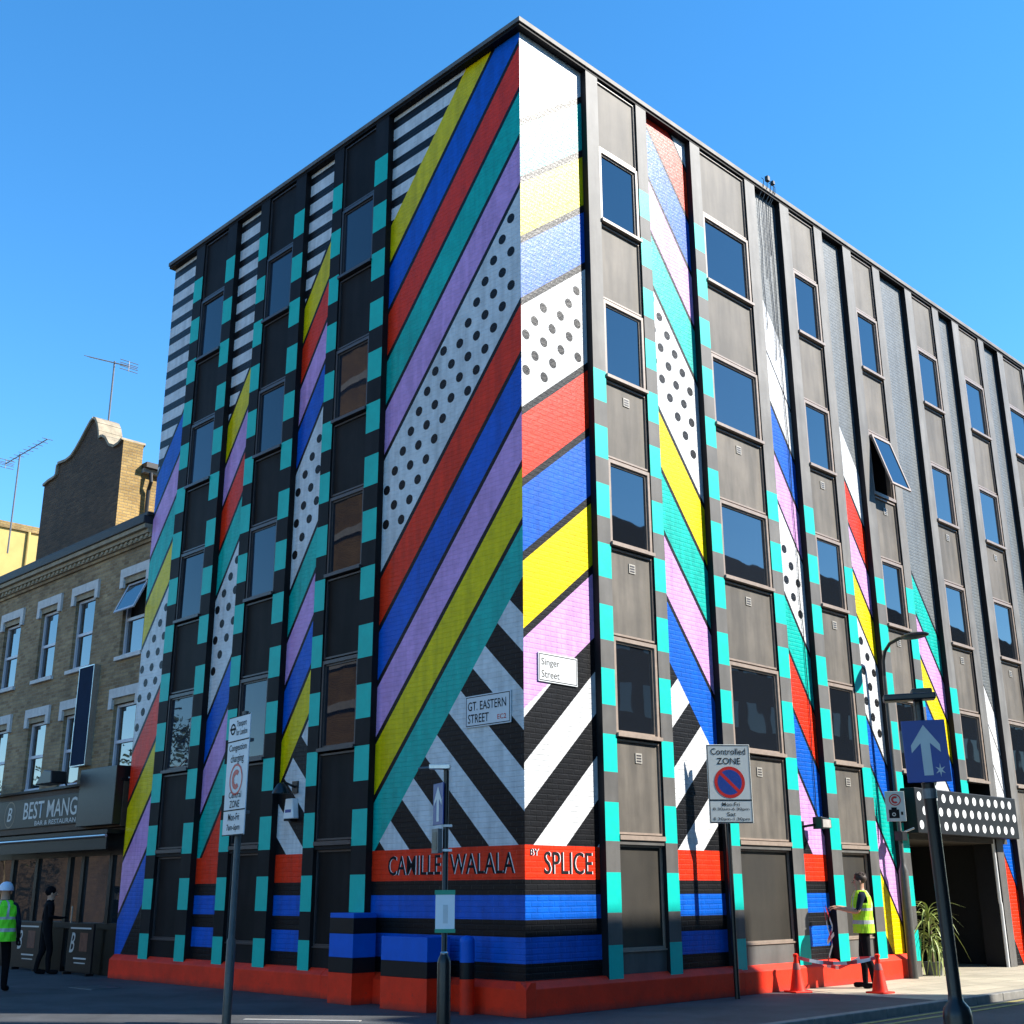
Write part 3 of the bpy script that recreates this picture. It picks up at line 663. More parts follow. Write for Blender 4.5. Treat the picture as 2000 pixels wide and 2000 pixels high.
# ================================================================== brick public house terrace
pub = thing('terrace_house', 'weathered brick terrace with restaurant frontage adjoining the painted building', 'building', C3)
PX0, PX1 = -34.0, -11.42; PY = 0.1
def PL(x, y, z): return P('L', x, y + PY, z)
ucols = [(-12.55, -11.55), (-14.95, -13.95), (-16.82, -15.86), (-19.0, -18.0), (-21.2, -20.2), (-23.4, -22.4), (-25.6, -24.6)]
holes = [(a, b, 6.46, 8.10) for a, b in ucols] + [(a, b, 3.83, 5.42) for a, b in ucols]
def holed_wall(mb, x0, x1, z0, z1, holes, mat, depth=0.22):
    xs = sorted(set([x0, x1] + [h[0] for h in holes] + [h[1] for h in holes])); zs = sorted(set([z0, z1] + [h[2] for h in holes] + [h[3] for h in holes]))
    for a, b in zip(xs, xs[1:]):
        for c, d in zip(zs, zs[1:]):
            if any(h[0] <= a and b <= h[1] and h[2] <= c and d <= h[3] for h in holes): continue
            mb.face([(a, 0, c), (b, 0, c), (b, 0, d), (a, 0, d)], mat)
    for a, b, c, d in holes:
        mb.face([(a, 0, c), (a, depth, c), (b, depth, c), (b, 0, c)][::-1], mat); mb.face([(a, 0, d), (b, 0, d), (b, depth, d), (a, depth, d)][::-1], mat)
        mb.face([(a, 0, c), (a, 0, d), (a, depth, d), (a, depth, c)][::-1], mat); mb.face([(b, 0, c), (b, depth, c), (b, depth, d), (b, 0, d)][::-1], mat)
mb = MB(); holed_wall(mb, PX0, PX1, 3.72, 8.86, holes, M['stock']); mb.build('wall', pub, PL(0, 0, 0), ROT_L)
mb = MB(); mb.box(PX0, PX1, 0.23, 9.0, 2.6, 9.2, M['room']); mb.box(PX0, PX1, 1.2, 9.0, 0, 2.6, M['room']); mb.build('inner_walls', pub, PL(0, 0, 0), ROT_L)
# cornice, gutter
mb = MB()
for a, b, c, mt in [(-0.05, 8.86, 8.94, 'stock'), (-0.10, 8.94, 9.03, 'cornice'), (-0.16, 9.03, 9.12, 'cornice'), (-0.24, 9.12, 9.22, 'cornice')]: mb.box(PX0, PX1, a, 0.3, b, c, M[mt])
x = PX0 + 0.1
while x < PX1 - 0.1: mb.box(x, x + 0.1, -0.13, -0.1, 8.955, 9.029, M['cornice']); x += 0.23
mb.build('cornice', pub, PL(0, 0, 0), ROT_L, bevel=0.006)
mb = MB(); mb.prism([(0, 9.222), (0, 9.222), (1, 9.222)], 0, 0, M['slate']) if False else None
mb.box(PX0, PX1, -0.28, 0.5, 9.222, 9.40, M['slate']); mb.box(PX0, PX1, -0.2, 2.0, 9.40, 9.50, M['slate']); mb.build('gutter', pub, PL(0, 0, 0), ROT_L, bevel=0.02)
# pitched slate roof behind
mb = MB(); mb.face([(PX0, 0.0, 9.49), (PX1, 0.0, 9.49), (PX1, 4.2, 9.75), (PX0, 4.2, 9.75)], M['slate']); mb.face([(PX1, 0.0, 9.49), (PX1, 8.5, 9.49), (PX1, 4.2, 9.75)], M['slate']); mb.face([(PX0, 4.2, 9.75), (PX1, 4.2, 9.75), (PX1, 8.5, 9.49), (PX0, 8.5, 9.49)], M['slate']); mb.build('roof', pub, PL(0, 0, 0), ROT_L)
# windows
lint = MB(); W = 1.0
lint.prism([(-0.17, 0.0), (-0.02, 0.0), (-0.02, 0.10), (W + 0.02, 0.10), (W + 0.02, 0.0), (W + 0.17, 0.0), (W + 0.17, 0.34), (-0.17, 0.34)][::1], -0.05, 0.02, M['stone'])
def sash_window(x, z, W, H, tiltopen=False):
    mb = MB(); fm = M['upvc']; t = 0.06
    mb.box(0, W, 0.08, 0.17, H - t, H, fm); mb.box(0, W, 0.06, 0.17, 0, t, fm); mb.box(0, t, 0.08, 0.17, t, H - t, fm); mb.box(W - t, W, 0.08, 0.17, t, H - t, fm)
    mb.box(t, W - t, 0.09, 0.16, H * 0.5 - 0.035, H * 0.5 + 0.035, fm)
    o = mb.build('window', pub, PL(x, 0, z), ROT_L, bevel=0.004)
    p = MB(); p.box(t, W - t, 0.13, 0.145, t, H * 0.5 - 0.035, M['pubglass']); p.build('pane', o)
    if not tiltopen: p = MB(); p.box(t, W - t, 0.12, 0.135, H * 0.5 + 0.035, H - t, M['pubglass']); p.build('pane', o)
    else:
        a = R_(24); s = MB(); ww, hh = W - 0.1, H * 0.5 - 0.07
        s.box(0, ww, -0.03, 0, 0, 0.05, fm); s.box(0, ww, -0.03, 0, hh - 0.05, hh, fm); s.box(0, 0.05, -0.03, 0, 0.05, hh - 0.05, fm); s.box(ww - 0.05, ww, -0.03, 0, 0.05, hh - 0.05, fm)
        s.box(0.05, ww - 0.05, -0.02, -0.01, 0.05, hh - 0.05, M['pubglass'])
        so_ = s.build('sash', o, (0.05, 0.08 - math.sin(a) * hh, H * 0.5 + 0.04 + (1 - math.cos(a)) * hh)); so_.rotation_euler = (-a, 0, 0)
    s = MB(); s.box(-0.09, W + 0.09, -0.07, 0.15, -0.09, -0.002, M['lintel']); s.build('sill', o, bevel=0.006)
    l = MB(); l.prism([(-0.17, H - 0.10), (-0.012, H - 0.10), (-0.012, H + 0.13), (W + 0.012, H + 0.13), (W + 0.012, H - 0.10), (W + 0.17, H - 0.10), (W + 0.17, H + 0.34), (-0.17, H + 0.34)], -0.06, 0.02, M['lintel']); l.box(-0.012, W + 0.012, -0.004, 0.07, H, H + 0.13, M['cornice']); l.build('lintel', o, bevel=0.006)
for i, (a, b) in enumerate(ucols):
    sash_window(a, 6.46, b - a, 1.64, tiltopen=(i == 0)); sash_window(a, 3.83, b - a, 1.59)
# restaurant front
mb = MB(); mb.box(-18.6, -11.45, -0.16, 0.05, 2.84, 3.74, M['pubbrown']); mb.box(-18.3, -13.15, -0.19, -0.162, 2.98, 3.62, M['pubdark']); mb.box(-18.6, -11.45, -0.22, -0.0, 3.742, 3.80, M['pubdark']); fb = mb.build('fascia_board', pub, PL(0, 0, 0), ROT_L, bevel=0.006)
text('BEST MANG', -16.1, -13.42, 3.16, 3.54, -0.193, M['silver'], 'lettering', fb, bold=0.008); text('BAR & RESTAURAN', -15.45, -13.42, 3.01, 3.11, -0.193, M['silver'], 'lettering', fb)
mb = MB(); mb.disc(-16.85, 3.3, 0.30, -0.192, M['copper'], 28, 0.27); mb.build('emblem_ring', fb); text('B', -16.98, -16.74, 3.15, 3.46, -0.1925, M['silver'], 'emblem', fb, slant=0.2)
mb = MB(); mb.box(-13.08, -11.47, -0.34, -0.005, 2.88, 4.05, M['black']); mb.build('blank_sign_box', pub, PL(0, 0, 0), ROT_L, bevel=0.01)
mb = MB(); mb.prism([(-18.7, 2.40), (-11.47, 2.40), (-11.47, 2.64), (-18.7, 2.64)], -0.42, -0.40, M['pubdark']); mb.box(-18.7, -11.47, -0.42, 0.0, 2.70, 2.78, M['pubdark']); mb.tube([(-18.7, -0.44, 2.66), (-11.47, -0.44, 2.66)], 0.03, M['alu']); mb.build('awning', pub, PL(0, 0, 0), ROT_L)
mb = MB(); x = -18.6
for x in (-18.6, -16.9, -15.6, -14.0, -13.35, -12.1, -11.5): mb.box(x, x + 0.14, 0.0, 0.12, 0, 2.7, M['pubdark'])
mb.box(-18.6, -11.45, -0.03, 0.12, 0.86, 0.98, M['pubdark']); mb.box(-18.6, -11.45, 0.0, 0.12, 2.3, 2.84, M['pubdark']); mb.box(-18.6, -14.0, 0.0, 0.1, 0, 0.86, M['pubdark']); mb.box(-13.3, -11.5, 0.0, 0.1, 0, 0.86, M['pubdark'])
sf = mb.build('shopfront', pub, PL(0, 0, 0), ROT_L)
for a, b, c in ((-18.46, -16.9, 0.98), (-16.76, -15.6, 0.98), (-15.46, -14.0, 0.98), (-13.21, -12.1, 0.98), (-11.96, -11.5, 0.98), (-13.86, -13.35, 0.1)):
    p = MB(); p.box(a, b, 0.05, 0.065, c, 2.3, M['pubglass']); p.build('pane', sf)
mb = MB(); mb.tube([(-13.42, -0.06, 0.95), (-13.42, -0.06, 1.3)], 0.02, M['alu']); mb.build('door_handle', sf)
mb = MB(); mb.box(-34, -18.75, -0.02, 0.2, 0, 3.72, M['stock']); mb.build('wall', pub, PL(0, 0, 0), ROT_L)
# tall banner, spot lamps
t = thing('hanging_banner', 'tall dark blue banner in a pale frame fixed to the terrace brickwork', 'banner', C3 + PL(-14.08, -0.02, 4.2), ROT_L)
mb = MB(); mb.box(0.02, 0.70, -0.12, -0.09, 0.02, 2.18, M['bannerblue']); mb.build('cloth', t)
mb = MB()
for a, b, c, d in ((0, 0.72, 0, 0.02), (0, 0.72, 2.18, 2.2), (0, 0.02, 0.02, 2.18), (0.70, 0.72, 0.02, 2.18)): mb.box(a, b, -0.13, 0.02, c, d, M['alu'])
mb.build('frame', t)
for i, xx in enumerate((-14.0, -17.9)):
    t = thing('spot_lamp', ['black hooded lamp on the restaurant fascia below the tall banner', 'black hooded lamp at the far end of the restaurant fascia beyond its name'][i], 'lamp', C3 + PL(xx, -0.2, 3.80), ROT_L)
    mb = MB(); mb.tube([(0, 0, 0), (0, -0.1, 0.15), (0, -0.35, 0.22)], 0.02, M['black']); mb.build('arm', t)
    mb = MB(); mb.prism([(-0.38, 0.0), (0.42, 0.0), (0.38, 0.26), (0.0, 0.30), (-0.16, 0.18)], -0.55, -0.2, M['black']); mb.build('hood', t, bevel=0.02)
# menu boards
for i, (a, b) in enumerate(((-15.45, -14.25), (-12.95, -11.85))):
    t = thing('menu_board', ['upright black menu board by the restaurant door with cream script and food picture', 'upright black menu board next to the painted blue wall with food picture'][i], 'menu board', C3 + PL(a, -0.28, 0), ROT_L)
    W = b - a
    mb = MB(); mb.box(0, W, -0.04, 0.0, 0.05, 0.98, M['pubdark']); pn = mb.build('panel', t, bevel=0.008)
    mb = MB(); mb.box(0.1, W - 0.1, -0.043, -0.041, 0.87, 0.90, M['silver']); mb.box(W * 0.5, W * 0.8, -0.043, -0.041, 0.45, 0.8, M['menu']); mb.box(W * 0.3, W * 0.8, -0.043, -0.041, 0.3, 0.33, M['silver']); mb.box(W * 0.34, W * 0.78, -0.043, -0.041, 0.22, 0.24, M['silver']); mb.build('print', pn)
    text('B', 0.12, 0.34, 0.42, 0.8, -0.0435, M['silver'], 'emblem', pn, slant=0.3)
    mb = MB(); mb.box(0.03, 0.09, -0.1, 0.06, 0, 0.05, M['pubdark']); mb.box(W - 0.09, W - 0.03, -0.1, 0.06, 0, 0.05, M['pubdark']); mb.build('foot', t)
# shaped gable and walls above the terrace roof
gab = thing('shaped_gable', 'tall sooty brick gable with curved top rising above the terrace roof', 'gable', C3)
G = [(-19.63, 9.2), (-15.21, 9.2), (-15.23, 12.50), (-15.42, 12.42), (-15.66, 12.40), (-15.95, 12.52), (-16.22, 12.80), (-16.42, 12.90), (-16.60, 12.90), (-16.66, 13.10), (-16.78, 13.35), (-16.92, 13.52), (-17.05, 13.58), (-17.2, 13.52), (-17.4, 13.36), (-17.65, 13.15),
     (-17.95, 12.93), (-18.2, 12.80), (-18.5, 12.76), (-18.98, 12.80), (-19.0, 12.50), (-19.1, 12.44), (-19.5, 12.42), (-19.8, 12.36), (-19.8, 9.2)]
mb = MB(); mb.prism(G[1:-2] + [(-19.8, 12.36), (-19.8, 9.2)], 0.0, 0.55, M['brown'], M['yellowb']); mb.build('wall', gab, P('L', 0, 1.0, 0), ROT_L)
cop = MB(); top = G[2:-1]
for a, b in zip(top, top[1:]):
    d = Vector((b[0] - a[0], b[1] - a[1])); 
    if d.length < 0.05: continue
    nn = Vector((d.y, -d.x)).normalized() * 0.07
    nn = nn if nn.y > 0 else -nn
    cop.prism([(b[0], b[1] + 0.002), (a[0], a[1] + 0.002), (a[0] + nn.x, a[1] + nn.y + 0.002), (b[0] + nn.x, b[1] + nn.y + 0.002)], -0.06, 0.61, M['cornice'])
cop.build('coping', gab, P('L', 0, 1.0, 0), ROT_L)
mb = MB(); mb.box(-19.6, -15.25, 1.56, 9.0, 9.3, 11.75, M['yellowb']); mb.build('side_wall', gab, P('L', 0, 0, 0), ROT_L)
mb = MB(); mb.box(-19.7, -15.12, 1.57, 9.1, 11.752, 11.86, M['stone']); mb.box(-19.7, -15.0, 1.57, 9.1, 11.862, 12.0, M['slate']); mb.build('eaves', gab, P('L', 0, 0, 0), ROT_L)
mb = MB(); mb.tube([(-15.1, 1.75, 11.75), (-15.05, 1.75, 11.5), (-15.15, 1.75, 11.3), (-15.18, 1.75, 9.4)], 0.05, M['black']); mb.build('downpipe', gab, P('L', 0, 0, 0), ROT_L)
t = thing('roof_screen', 'orange timber screen on the terrace roof beside the painted building', 'fence', C3 + P('L', 0, 2.2, 9.45), ROT_L)
for i in range(14):
    x = -13.6 + i * 0.16; mb = MB(); mb.box(x, x + 0.14, 0, 0.03, 0.0, 1.75 + 0.02 * i, M['timber']); mb.build('board', t)
mb = MB(); mb.box(-13.6, -11.36, 0.031, 0.08, 0.3, 0.4, M['timber']); mb.box(-13.6, -11.36, 0.031, 0.08, 1.1, 1.2, M['timber']); mb.build('rail', t)

# far sunlit block behind
far = thing('rendered_block', 'sunlit yellow rendered block behind the sooty gable', 'building', WL(33, -3))
mb = MB(); mb.box(-12, 0.0, 0, 22, 0, 14.9, M['render']); mb.build('wall', far, (0, 0, 0), ROT_L)
mb = MB(); mb.box(-12.1, 0.08, -0.1, 22.1, 14.902, 15.15, M['yellowb']); mb.build('parapet', far, (0, 0, 0), ROT_L)
mb = MB(); mb.tube([(0.06, 3.0, 0.0), (0.06, 3.0, 14.9)], 0.06, M['render'], 8); mb.build('downpipe', far, (0, 0, 0), ROT_L)

def antenna(base, mast, boomdir, blen, label, n=11, tiltz=0.0):
    t = thing('tv_antenna', label, 'antenna', base)
    mb = MB(); mb.tube([(0, 0, -0.4), (0, 0, mast)], 0.028, M['grey'], 8); mb.build('mast', t)
    d = Vector(boomdir).normalized(); a = Vector((0, 0, mast - 0.05)) - d * blen * 0.35; b = Vector((0, 0, mast - 0.05)) + d * blen * 0.65
    mb = MB(); mb.tube([a, b], 0.018, M['grey'], 6); mb.build('boom', t)
    s = Vector((d.y, -d.x, 0)).normalized()
    for i in range(n):
        p = a + (b - a) * (i / (n - 1)); h = 0.17 if i else 0.26
        mb = MB(); mb.tube([p - s * h, p + s * h], 0.011, M['grey'], 5); mb.build('element', t)
    mb = MB()
    for k in (-0.14, -0.05, 0.05, 0.14): mb.tube([a + Vector((0, 0, k)) - s * 0.28, a + Vector((0, 0, k)) + s * 0.28], 0.011, M['grey'], 5)
    mb.tube([a + Vector((0, 0, -0.16)), a + Vector((0, 0, 0.16))], 0.012, M['grey'], 5); mb.build('reflector', t)
    return t
antenna(WL(19.47, -2.5, 14.1), 2.45, tuple(dL * 0.95 + Vector((0, 0, 0.42))), 3.0, 'tall television aerial rising behind the curved gable', 14)
antenna(WL(26.0, -2.6, 12.4), 3.0, tuple(-dL * 0.95 + Vector((0, 0, 0.0))), 3.2, 'television aerial on the roof left of the sooty gable, beside the yellow block', 10)

# ================================================================== sign posts
def post(t, segs, mat, n=18, smooth=True):
    mb = MB(); mb.lathe(segs, mat, n); return mb.build('post', t, smooth=smooth)
# congestion charging
hd = R_(-36.0); ddir = Vector((math.sin(hd), math.cos(hd), 0)); rzc = math.atan2(-ddir.y, -ddir.x)
t = thing('sign_post', 'grey post carrying the tall white congestion charging sign', 'sign post', (-3.47, 15.66, 0))
post(t, [(0.055, 0), (0.055, 1.0), (0.04, 1.02), (0.04, 3.80)], M['polegrey'])
PW, PHt = 0.66, 1.50
mb = MB(); mb.box(-PW / 2, PW / 2, -0.075, -0.06, 2.24, 2.24 + PHt, M['signwhite']); pl = mb.build('sign_plate', t, (0, 0, 0), rzc, bevel=0.004)
mb = MB()
for z in (2.55, 3.42): mb.box(-PW / 2, PW / 2, -0.0775, -0.0755, z - 0.008, z + 0.008, M['ink'])
for a, b, c, d in ((-PW / 2, PW / 2, 2.24, 2.252), (-PW / 2, PW / 2, 3.728, 3.74)): mb.box(a, b, -0.0775, -0.0755, c, d, M['ink'])
mb.build('border', pl)
text('Transport\nfor London', -0.08, 0.26, 3.49, 3.68, -0.078, M['ink'], 'lettering', pl)
mb = MB(); mb.disc(-0.19, 3.58, 0.075, -0.078, M['ink'], 22, 0.05); mb.face([(-0.28, -0.0785, 3.565), (-0.10, -0.0785, 3.565), (-0.10, -0.0785, 3.595), (-0.28, -0.0785, 3.595)], M['ink']); mb.build('roundel', pl)
text('Congestion', -0.27, 0.27, 3.27, 3.38, -0.078, M['ink'], 'lettering', pl); text('charging', -0.20, 0.20, 3.12, 3.25, -0.078, M['ink'], 'lettering', pl)
mb = MB(); mb.disc(0, 2.93, 0.20, -0.078, M['sred'], 36, 0.17)
nseg = 30
for i in range(nseg):
    a, b = R_(48 + (264) * i / nseg), R_(48 + 264 * (i + 1) / nseg)
    mb.face([(0.06 * math.cos(a), -0.0785, 2.93 + 0.06 * math.sin(a)), (0.06 * math.cos(b), -0.0785, 2.93 + 0.06 * math.sin(b)), (0.125 * math.cos(b), -0.0785, 2.93 + 0.125 * math.sin(b)), (0.125 * math.cos(a), -0.0785, 2.93 + 0.125 * math.sin(a))], M['sred'])
mb.build('emblem', pl)
text('Central', -0.19, 0.19, 2.70, 2.80 - 0.02, -0.078, M['ink'], 'lettering', pl); text('ZONE', -0.15, 0.15, 2.58, 2.67, -0.078, M['ink'], 'lettering', pl)
text('Mon-Fri', -0.17, 0.17, 2.42, 2.51, -0.078, M['ink'], 'lettering', pl); text('7am-6pm', -0.20, 0.20, 2.28, 2.38, -0.078, M['ink'], 'lettering', pl)
mb = MB()
for z in (2.5, 3.4): mb.box(-0.2, 0.2, -0.06, 0.05, z, z + 0.04, M['grey'])
mb.build('bracket', t, (0, 0, 0), rzc)

def arrow_poly(cx, cz, w, h):
    return [(cx - w * 0.16, cz - h / 2), (cx + w * 0.16, cz - h / 2), (cx + w * 0.16, cz + h * 0.14), (cx + w * 0.5, cz - h * 0.05), (cx + w * 0.5, cz + h * 0.10), (cx, cz + h / 2), (cx - w * 0.5, cz + h * 0.10), (cx - w * 0.5, cz - h * 0.05), (cx - w * 0.16, cz + h * 0.14)]
# corner post with edge-on arrow sign and paper notice
t = thing('sign_post', 'thin black post with edge-on blue arrow sign and paper notice by the corner', 'sign post', (-0.86, 15.79, 0))
post(t, [(0.085, 0), (0.085, 0.72), (0.078, 0.76), (0.05, 0.82), (0.036, 0.85), (0.036, 3.05)], M['black'])
mb = MB(); mb.lathe([(0.05, 0.815), (0.052, 0.835), (0.04, 0.85)], M['alu'], 18); mb.build('collar', t, smooth=True)
hd2 = R_(-22); d2 = Vector((math.sin(hd2), math.cos(hd2), 0)); rz2 = math.atan2(-d2.y, -d2.x)
mb = MB(); mb.box(-0.27, 0.13, -0.085, -0.07, 2.37, 2.89, M['sblue']); pl = mb.build('sign_plate', t, (0, 0, 0), rz2, bevel=0.004)
mb = MB(); mb.face([(x, -0.088, z) for x, z in arrow_poly(-0.07, 2.63, 0.30, 0.44)], M['signwhite']); mb.build('arrow', pl)
mb = MB(); mb.box(-0.2, 0.05, -0.12, -0.06, 2.02, 2.32, M['grey']); mb.box(-0.16, 0.01, -0.125, -0.121, 2.06, 2.28, M['polegrey']); mb.build('plate_back', t, (0, 0, 0), rz2, bevel=0.01)
mb = MB(); mb.box(-0.06, 0.08, -0.05, 0.05, 2.34, 2.37, M['white']); mb.box(-0.06, 0.08, -0.05, 0.05, 2.04, 2.07, M['white']); mb.build('clamp', t)
mb = MB(); mb.tube([(0.02, 0, 3.05), (-0.1, -0.05, 3.09), (-0.36, -0.1, 3.06)], 0.018, M['grey'], 8); mb.box(-0.22, 0.05, -0.09, 0.03, 3.06, 3.12, M['alu']); mb.build('sign_light', t, bevel=0.008)
mb = MB(); mb.box(-0.115, 0.125, -0.06, -0.05, 1.09, 1.56, M['paper']); nt_ = mb.build('paper_notice', t, (0, 0, 0), R_(2))
mb = MB(); mb.box(-0.125, 0.13, -0.064, -0.0605, 1.52, 1.575, M['green']); mb.box(-0.12, 0.135, -0.064, -0.0605, 1.07, 1.115, M['green']); mb.box(-0.02, 0.04, -0.063, -0.0606, 1.18, 1.4, M['signwhite']); mb.build('green_strip', nt_)
# controlled zone
zx, zy = WR(4.12, 0.42)[:2]
t = thing('sign_post', 'dark post with the Controlled ZONE no waiting sign against the sunlit wall', 'sign post', (zx, zy, 0))
post(t, [(0.042, 0), (0.042, 3.76)], M['black'])
rzz = R_(4.0)
mb = MB(); mb.box(-0.30, 0.40, -0.075, -0.06, 2.56, 3.78, M['signgrey']); pl = mb.build('sign_plate', t, (0, 0, 0), rzz, bevel=0.012)
mb = MB(); y = -0.0775
for a, b, c, d in ((-0.29, 0.39, 2.905, 2.925), (-0.29, 0.39, 2.57, 2.582), (-0.29, 0.39, 3.76, 3.77), (-0.29, -0.28, 2.582, 3.76), (0.38, 0.39, 2.582, 3.76)): mb.face([(a, y, c), (b, y, c), (b, y, d), (a, y, d)], M['ink'])
mb.build('border', pl)
text('Controlled', -0.23, 0.33, 3.62, 3.72, -0.078, M['ink'], 'lettering', pl); text('ZONE', -0.14, 0.24, 3.47, 3.57, -0.078, M['ink'], 'lettering', pl)
mb = MB(); mb.disc(0.05, 3.19, 0.245, -0.078, M['sred'], 40); mb.disc(0.05, 3.19, 0.195, -0.0785, M['sblue'], 40)
c45, s45 = math.cos(R_(-45)), math.sin(R_(-45)); L2, h2 = 0.2, 0.024
mb.face([(0.05 + a * c45 - b * s45, -0.079, 3.19 + a * s45 + b * c45) for a, b in ((-L2, -h2), (L2, -h2), (L2, h2), (-L2, h2))], M['sred']); mb.build('roundel', pl)
for s, a, b, c, d in (('Mon-Fri', -0.09, 0.19, 2.82, 2.88), ('8.30am-6.30pm', -0.24, 0.34, 2.745, 2.80), ('Sat', -0.02, 0.12, 2.67, 2.73), ('8.30am-1.30pm', -0.24, 0.34, 2.59, 2.65)): text(s, a, b, c, d, -0.078, M['ink'], 'lettering', pl)
mb = MB(); mb.box(-0.2, 0.2, -0.06, 0.05, 2.75, 2.79, M['grey']); mb.box(-0.2, 0.2, -0.06, 0.05, 3.5, 3.54, M['grey']); mb.build('bracket', t, (0, 0, 0), rzz)
# front arrow post
t = thing('sign_post', 'stout black post with large blue one-way arrow sign and lamp arm', 'sign post', (4.40, 12.85, 0)); t.rotation_euler = (0, -0.021, 0)
post(t, [(0.14, -0.12), (0.14, 0.36), (0.125, 0.44), (0.075, 0.50), (0.066, 0.56), (0.066, 2.60), (0.07, 2.62), (0.05, 2.63), (0.05, 3.50)], M['black'])
rzf = R_(-13)
mb = MB(); mb.box(-0.21, 0.23, -0.10, -0.085, 2.62, 3.26, M['sblue']); pl = mb.build('sign_plate', t, (0, 0, 0), rzf, bevel=0.006)
mb = MB(); mb.face([(x, -0.103, z) for x, z in arrow_poly(0.01, 2.95, 0.29, 0.52)], M['signgrey']); mb.build('arrow', pl)
mb = MB(); star = [((0.055 if i % 2 else 0.018) * math.cos(i * math.pi / 6) + 0.13, -0.1035, (0.07 if i % 2 else 0.02) * math.sin(i * math.pi / 6) + 2.74) for i in range(12)]; mb.face(star, M['signgrey']); mb.build('sticker', pl)
mb = MB(); mb.box(-0.36, 0.17, -0.20, -0.02, 3.47, 3.54, M['black']); mb.box(-0.06, 0.15, -0.1, 0.08, 3.54, 3.60, M['black']); mb.build('sign_light', t, (0, 0, 0), rzf, bevel=0.015)
mb = MB(); mb.lathe([(0.074, 2.46), (0.074, 2.56)], M['grey'], 18); mb.build('collar', t)

# lamp column with camera sign
lx, ly = WR(9.9, 0.27)[:2]
t = thing('lamp_column', 'grey swan neck lamp column with a small camera enforcement sign', 'street lamp', (lx, ly, 0), ROT_R)
mb = MB(); mb.lathe([(0.085, 0), (0.085, 1.9), (0.05, 2.0), (0.04, 2.05), (0.036, 5.6)], M['polegrey'], 16); mb.build('column', t, smooth=True)
mb = MB(); mb.tube([(0, 0, 5.6), (0, -0.01, 5.9), (0, -0.06, 6.08), (0, -0.18, 6.22), (0, -0.38, 6.29), (0, -0.5, 6.30)], 0.034, M['black'], 10); mb.build('swan_neck', t, smooth=True)
mb = MB(); mb.ball((0, -0.72, 6.30), (0.13, 0.30, 0.07), M['black'], 12); mb.build('lantern', t, smooth=True)
mb = MB(); mb.box(-0.22, 0.14, -0.09, -0.075, 2.80, 3.36, M['signgrey']); pl = mb.build('sign_plate', t, (0, 0, 0), -ROT_R - R_(12), bevel=0.006)
mb = MB(); mb.disc(-0.04, 3.20, 0.11, -0.093, M['sred'], 28, 0.09)
for i in range(20):
    a, b = R_(48 + 264 * i / 20), R_(48 + 264 * (i + 1) / 20)
    mb.face([(-0.04 + 0.03 * math.cos(a), -0.093, 3.2 + 0.03 * math.sin(a)), (-0.04 + 0.03 * math.cos(b), -0.093, 3.2 + 0.03 * math.sin(b)), (-0.04 + 0.07 * math.cos(b), -0.093, 3.2 + 0.07 * math.sin(b)), (-0.04 + 0.07 * math.cos(a), -0.093, 3.2 + 0.07 * math.sin(a))], M['sred'])
mb.build('emblem', pl)
mb = MB(); mb.box(-0.17, 0.02, -0.0935, -0.0915, 2.86, 3.02, M['ink']); mb.box(-0.12, -0.02, -0.0935, -0.0915, 3.02, 3.06, M['ink']); mb.box(0.05, 0.09, -0.0935, -0.0915, 2.92, 2.98, M['ink']); mb.disc(-0.08, 2.93, 0.035, -0.0945, M['signgrey'], 14, 0.02); mb.build('camera_symbol', pl)
mb = MB(); mb.box(-0.1, 0.1, -0.1, 0.06, 2.45, 2.62, M['black']); mb.tube([(0.05, -0.05, 2.6), (0.2, -0.2, 2.68)], 0.02, M['alu'], 8); mb.build('bracket', t, bevel=0.01)

# ================================================================== cones, tape
def cone(loc, rz, label):
    t = thing('traffic_cone', label, 'traffic cone', loc, rz); t.scale = (0.78, 0.78, 0.78)
    mb = MB(); mb.box(-0.21, 0.21, -0.21, 0.21, 0.0, 0.035, M['cone']); mb.build('base', t, bevel=0.012)
    mb = MB(); mb.lathe([(0.165, 0.036), (0.155, 0.06), (0.085, 0.44), (0.04, 0.66), (0.055, 0.70), (0.055, 0.735), (0.03, 0.75)], M['cone'], 24); b = mb.build('body', t, smooth=True)
    mb = MB(); mb.lathe([(0.0876, 0.44), (0.0625, 0.565)], M['conewhite'], 24); mb.build('sleeve', b, smooth=True)
c1 = WR(5.75, 0.44); c2 = WR(6.48, 1.48)
cone(c1, 0.4, 'red traffic cone standing against the red plinth beside the dark bay'); cone(c2, 0.7, 'red traffic cone standing at the feet of the worker')
def tape(pts, wdt, name, parent=None, seg=0.18):
    P_ = [Vector(p) for p in pts]; mb = MB(); acc = 0
    # resample
    dense = []
    for a, b in zip(P_, P_[1:]):
        n = max(1, int((b - a).length / 0.05))
        for i in range(n): dense.append(a + (b - a) * (i / n))
    dense.append(P_[-1])
    for i, (a, b) in enumerate(zip(dense, dense[1:])):
        k = M['tapew'] if int(i * 0.05 / seg) % 2 else M['taper']; tw = math.sin(i * 0.35) * 0.6
        wv = Vector((0.3 * tw, 0.3 * tw, math.cos(tw))) * wdt / 2; tw2 = math.sin((i + 1) * 0.35) * 0.6; wv2 = Vector((0.3 * tw2, 0.3 * tw2, math.cos(tw2))) * wdt / 2
        mb.face([a - wv, b - wv2, b + wv2, a + wv], k)
    return mb.build(name, parent)
def sag(a, b, s, n=12): return [a + (b - a) * (i / n) + Vector((0, 0, -s * 4 * (i / n) * (1 - i / n))) for i in range(n + 1)]
up7 = Vector((0, 0, 0.53))
t = thing('barrier_tape', 'red and white barrier tape strung between the two cones and up to the hand', 'barrier tape')
tape(sag(c1 + up7, c2 + up7, 0.09), 0.06, 'span', t)
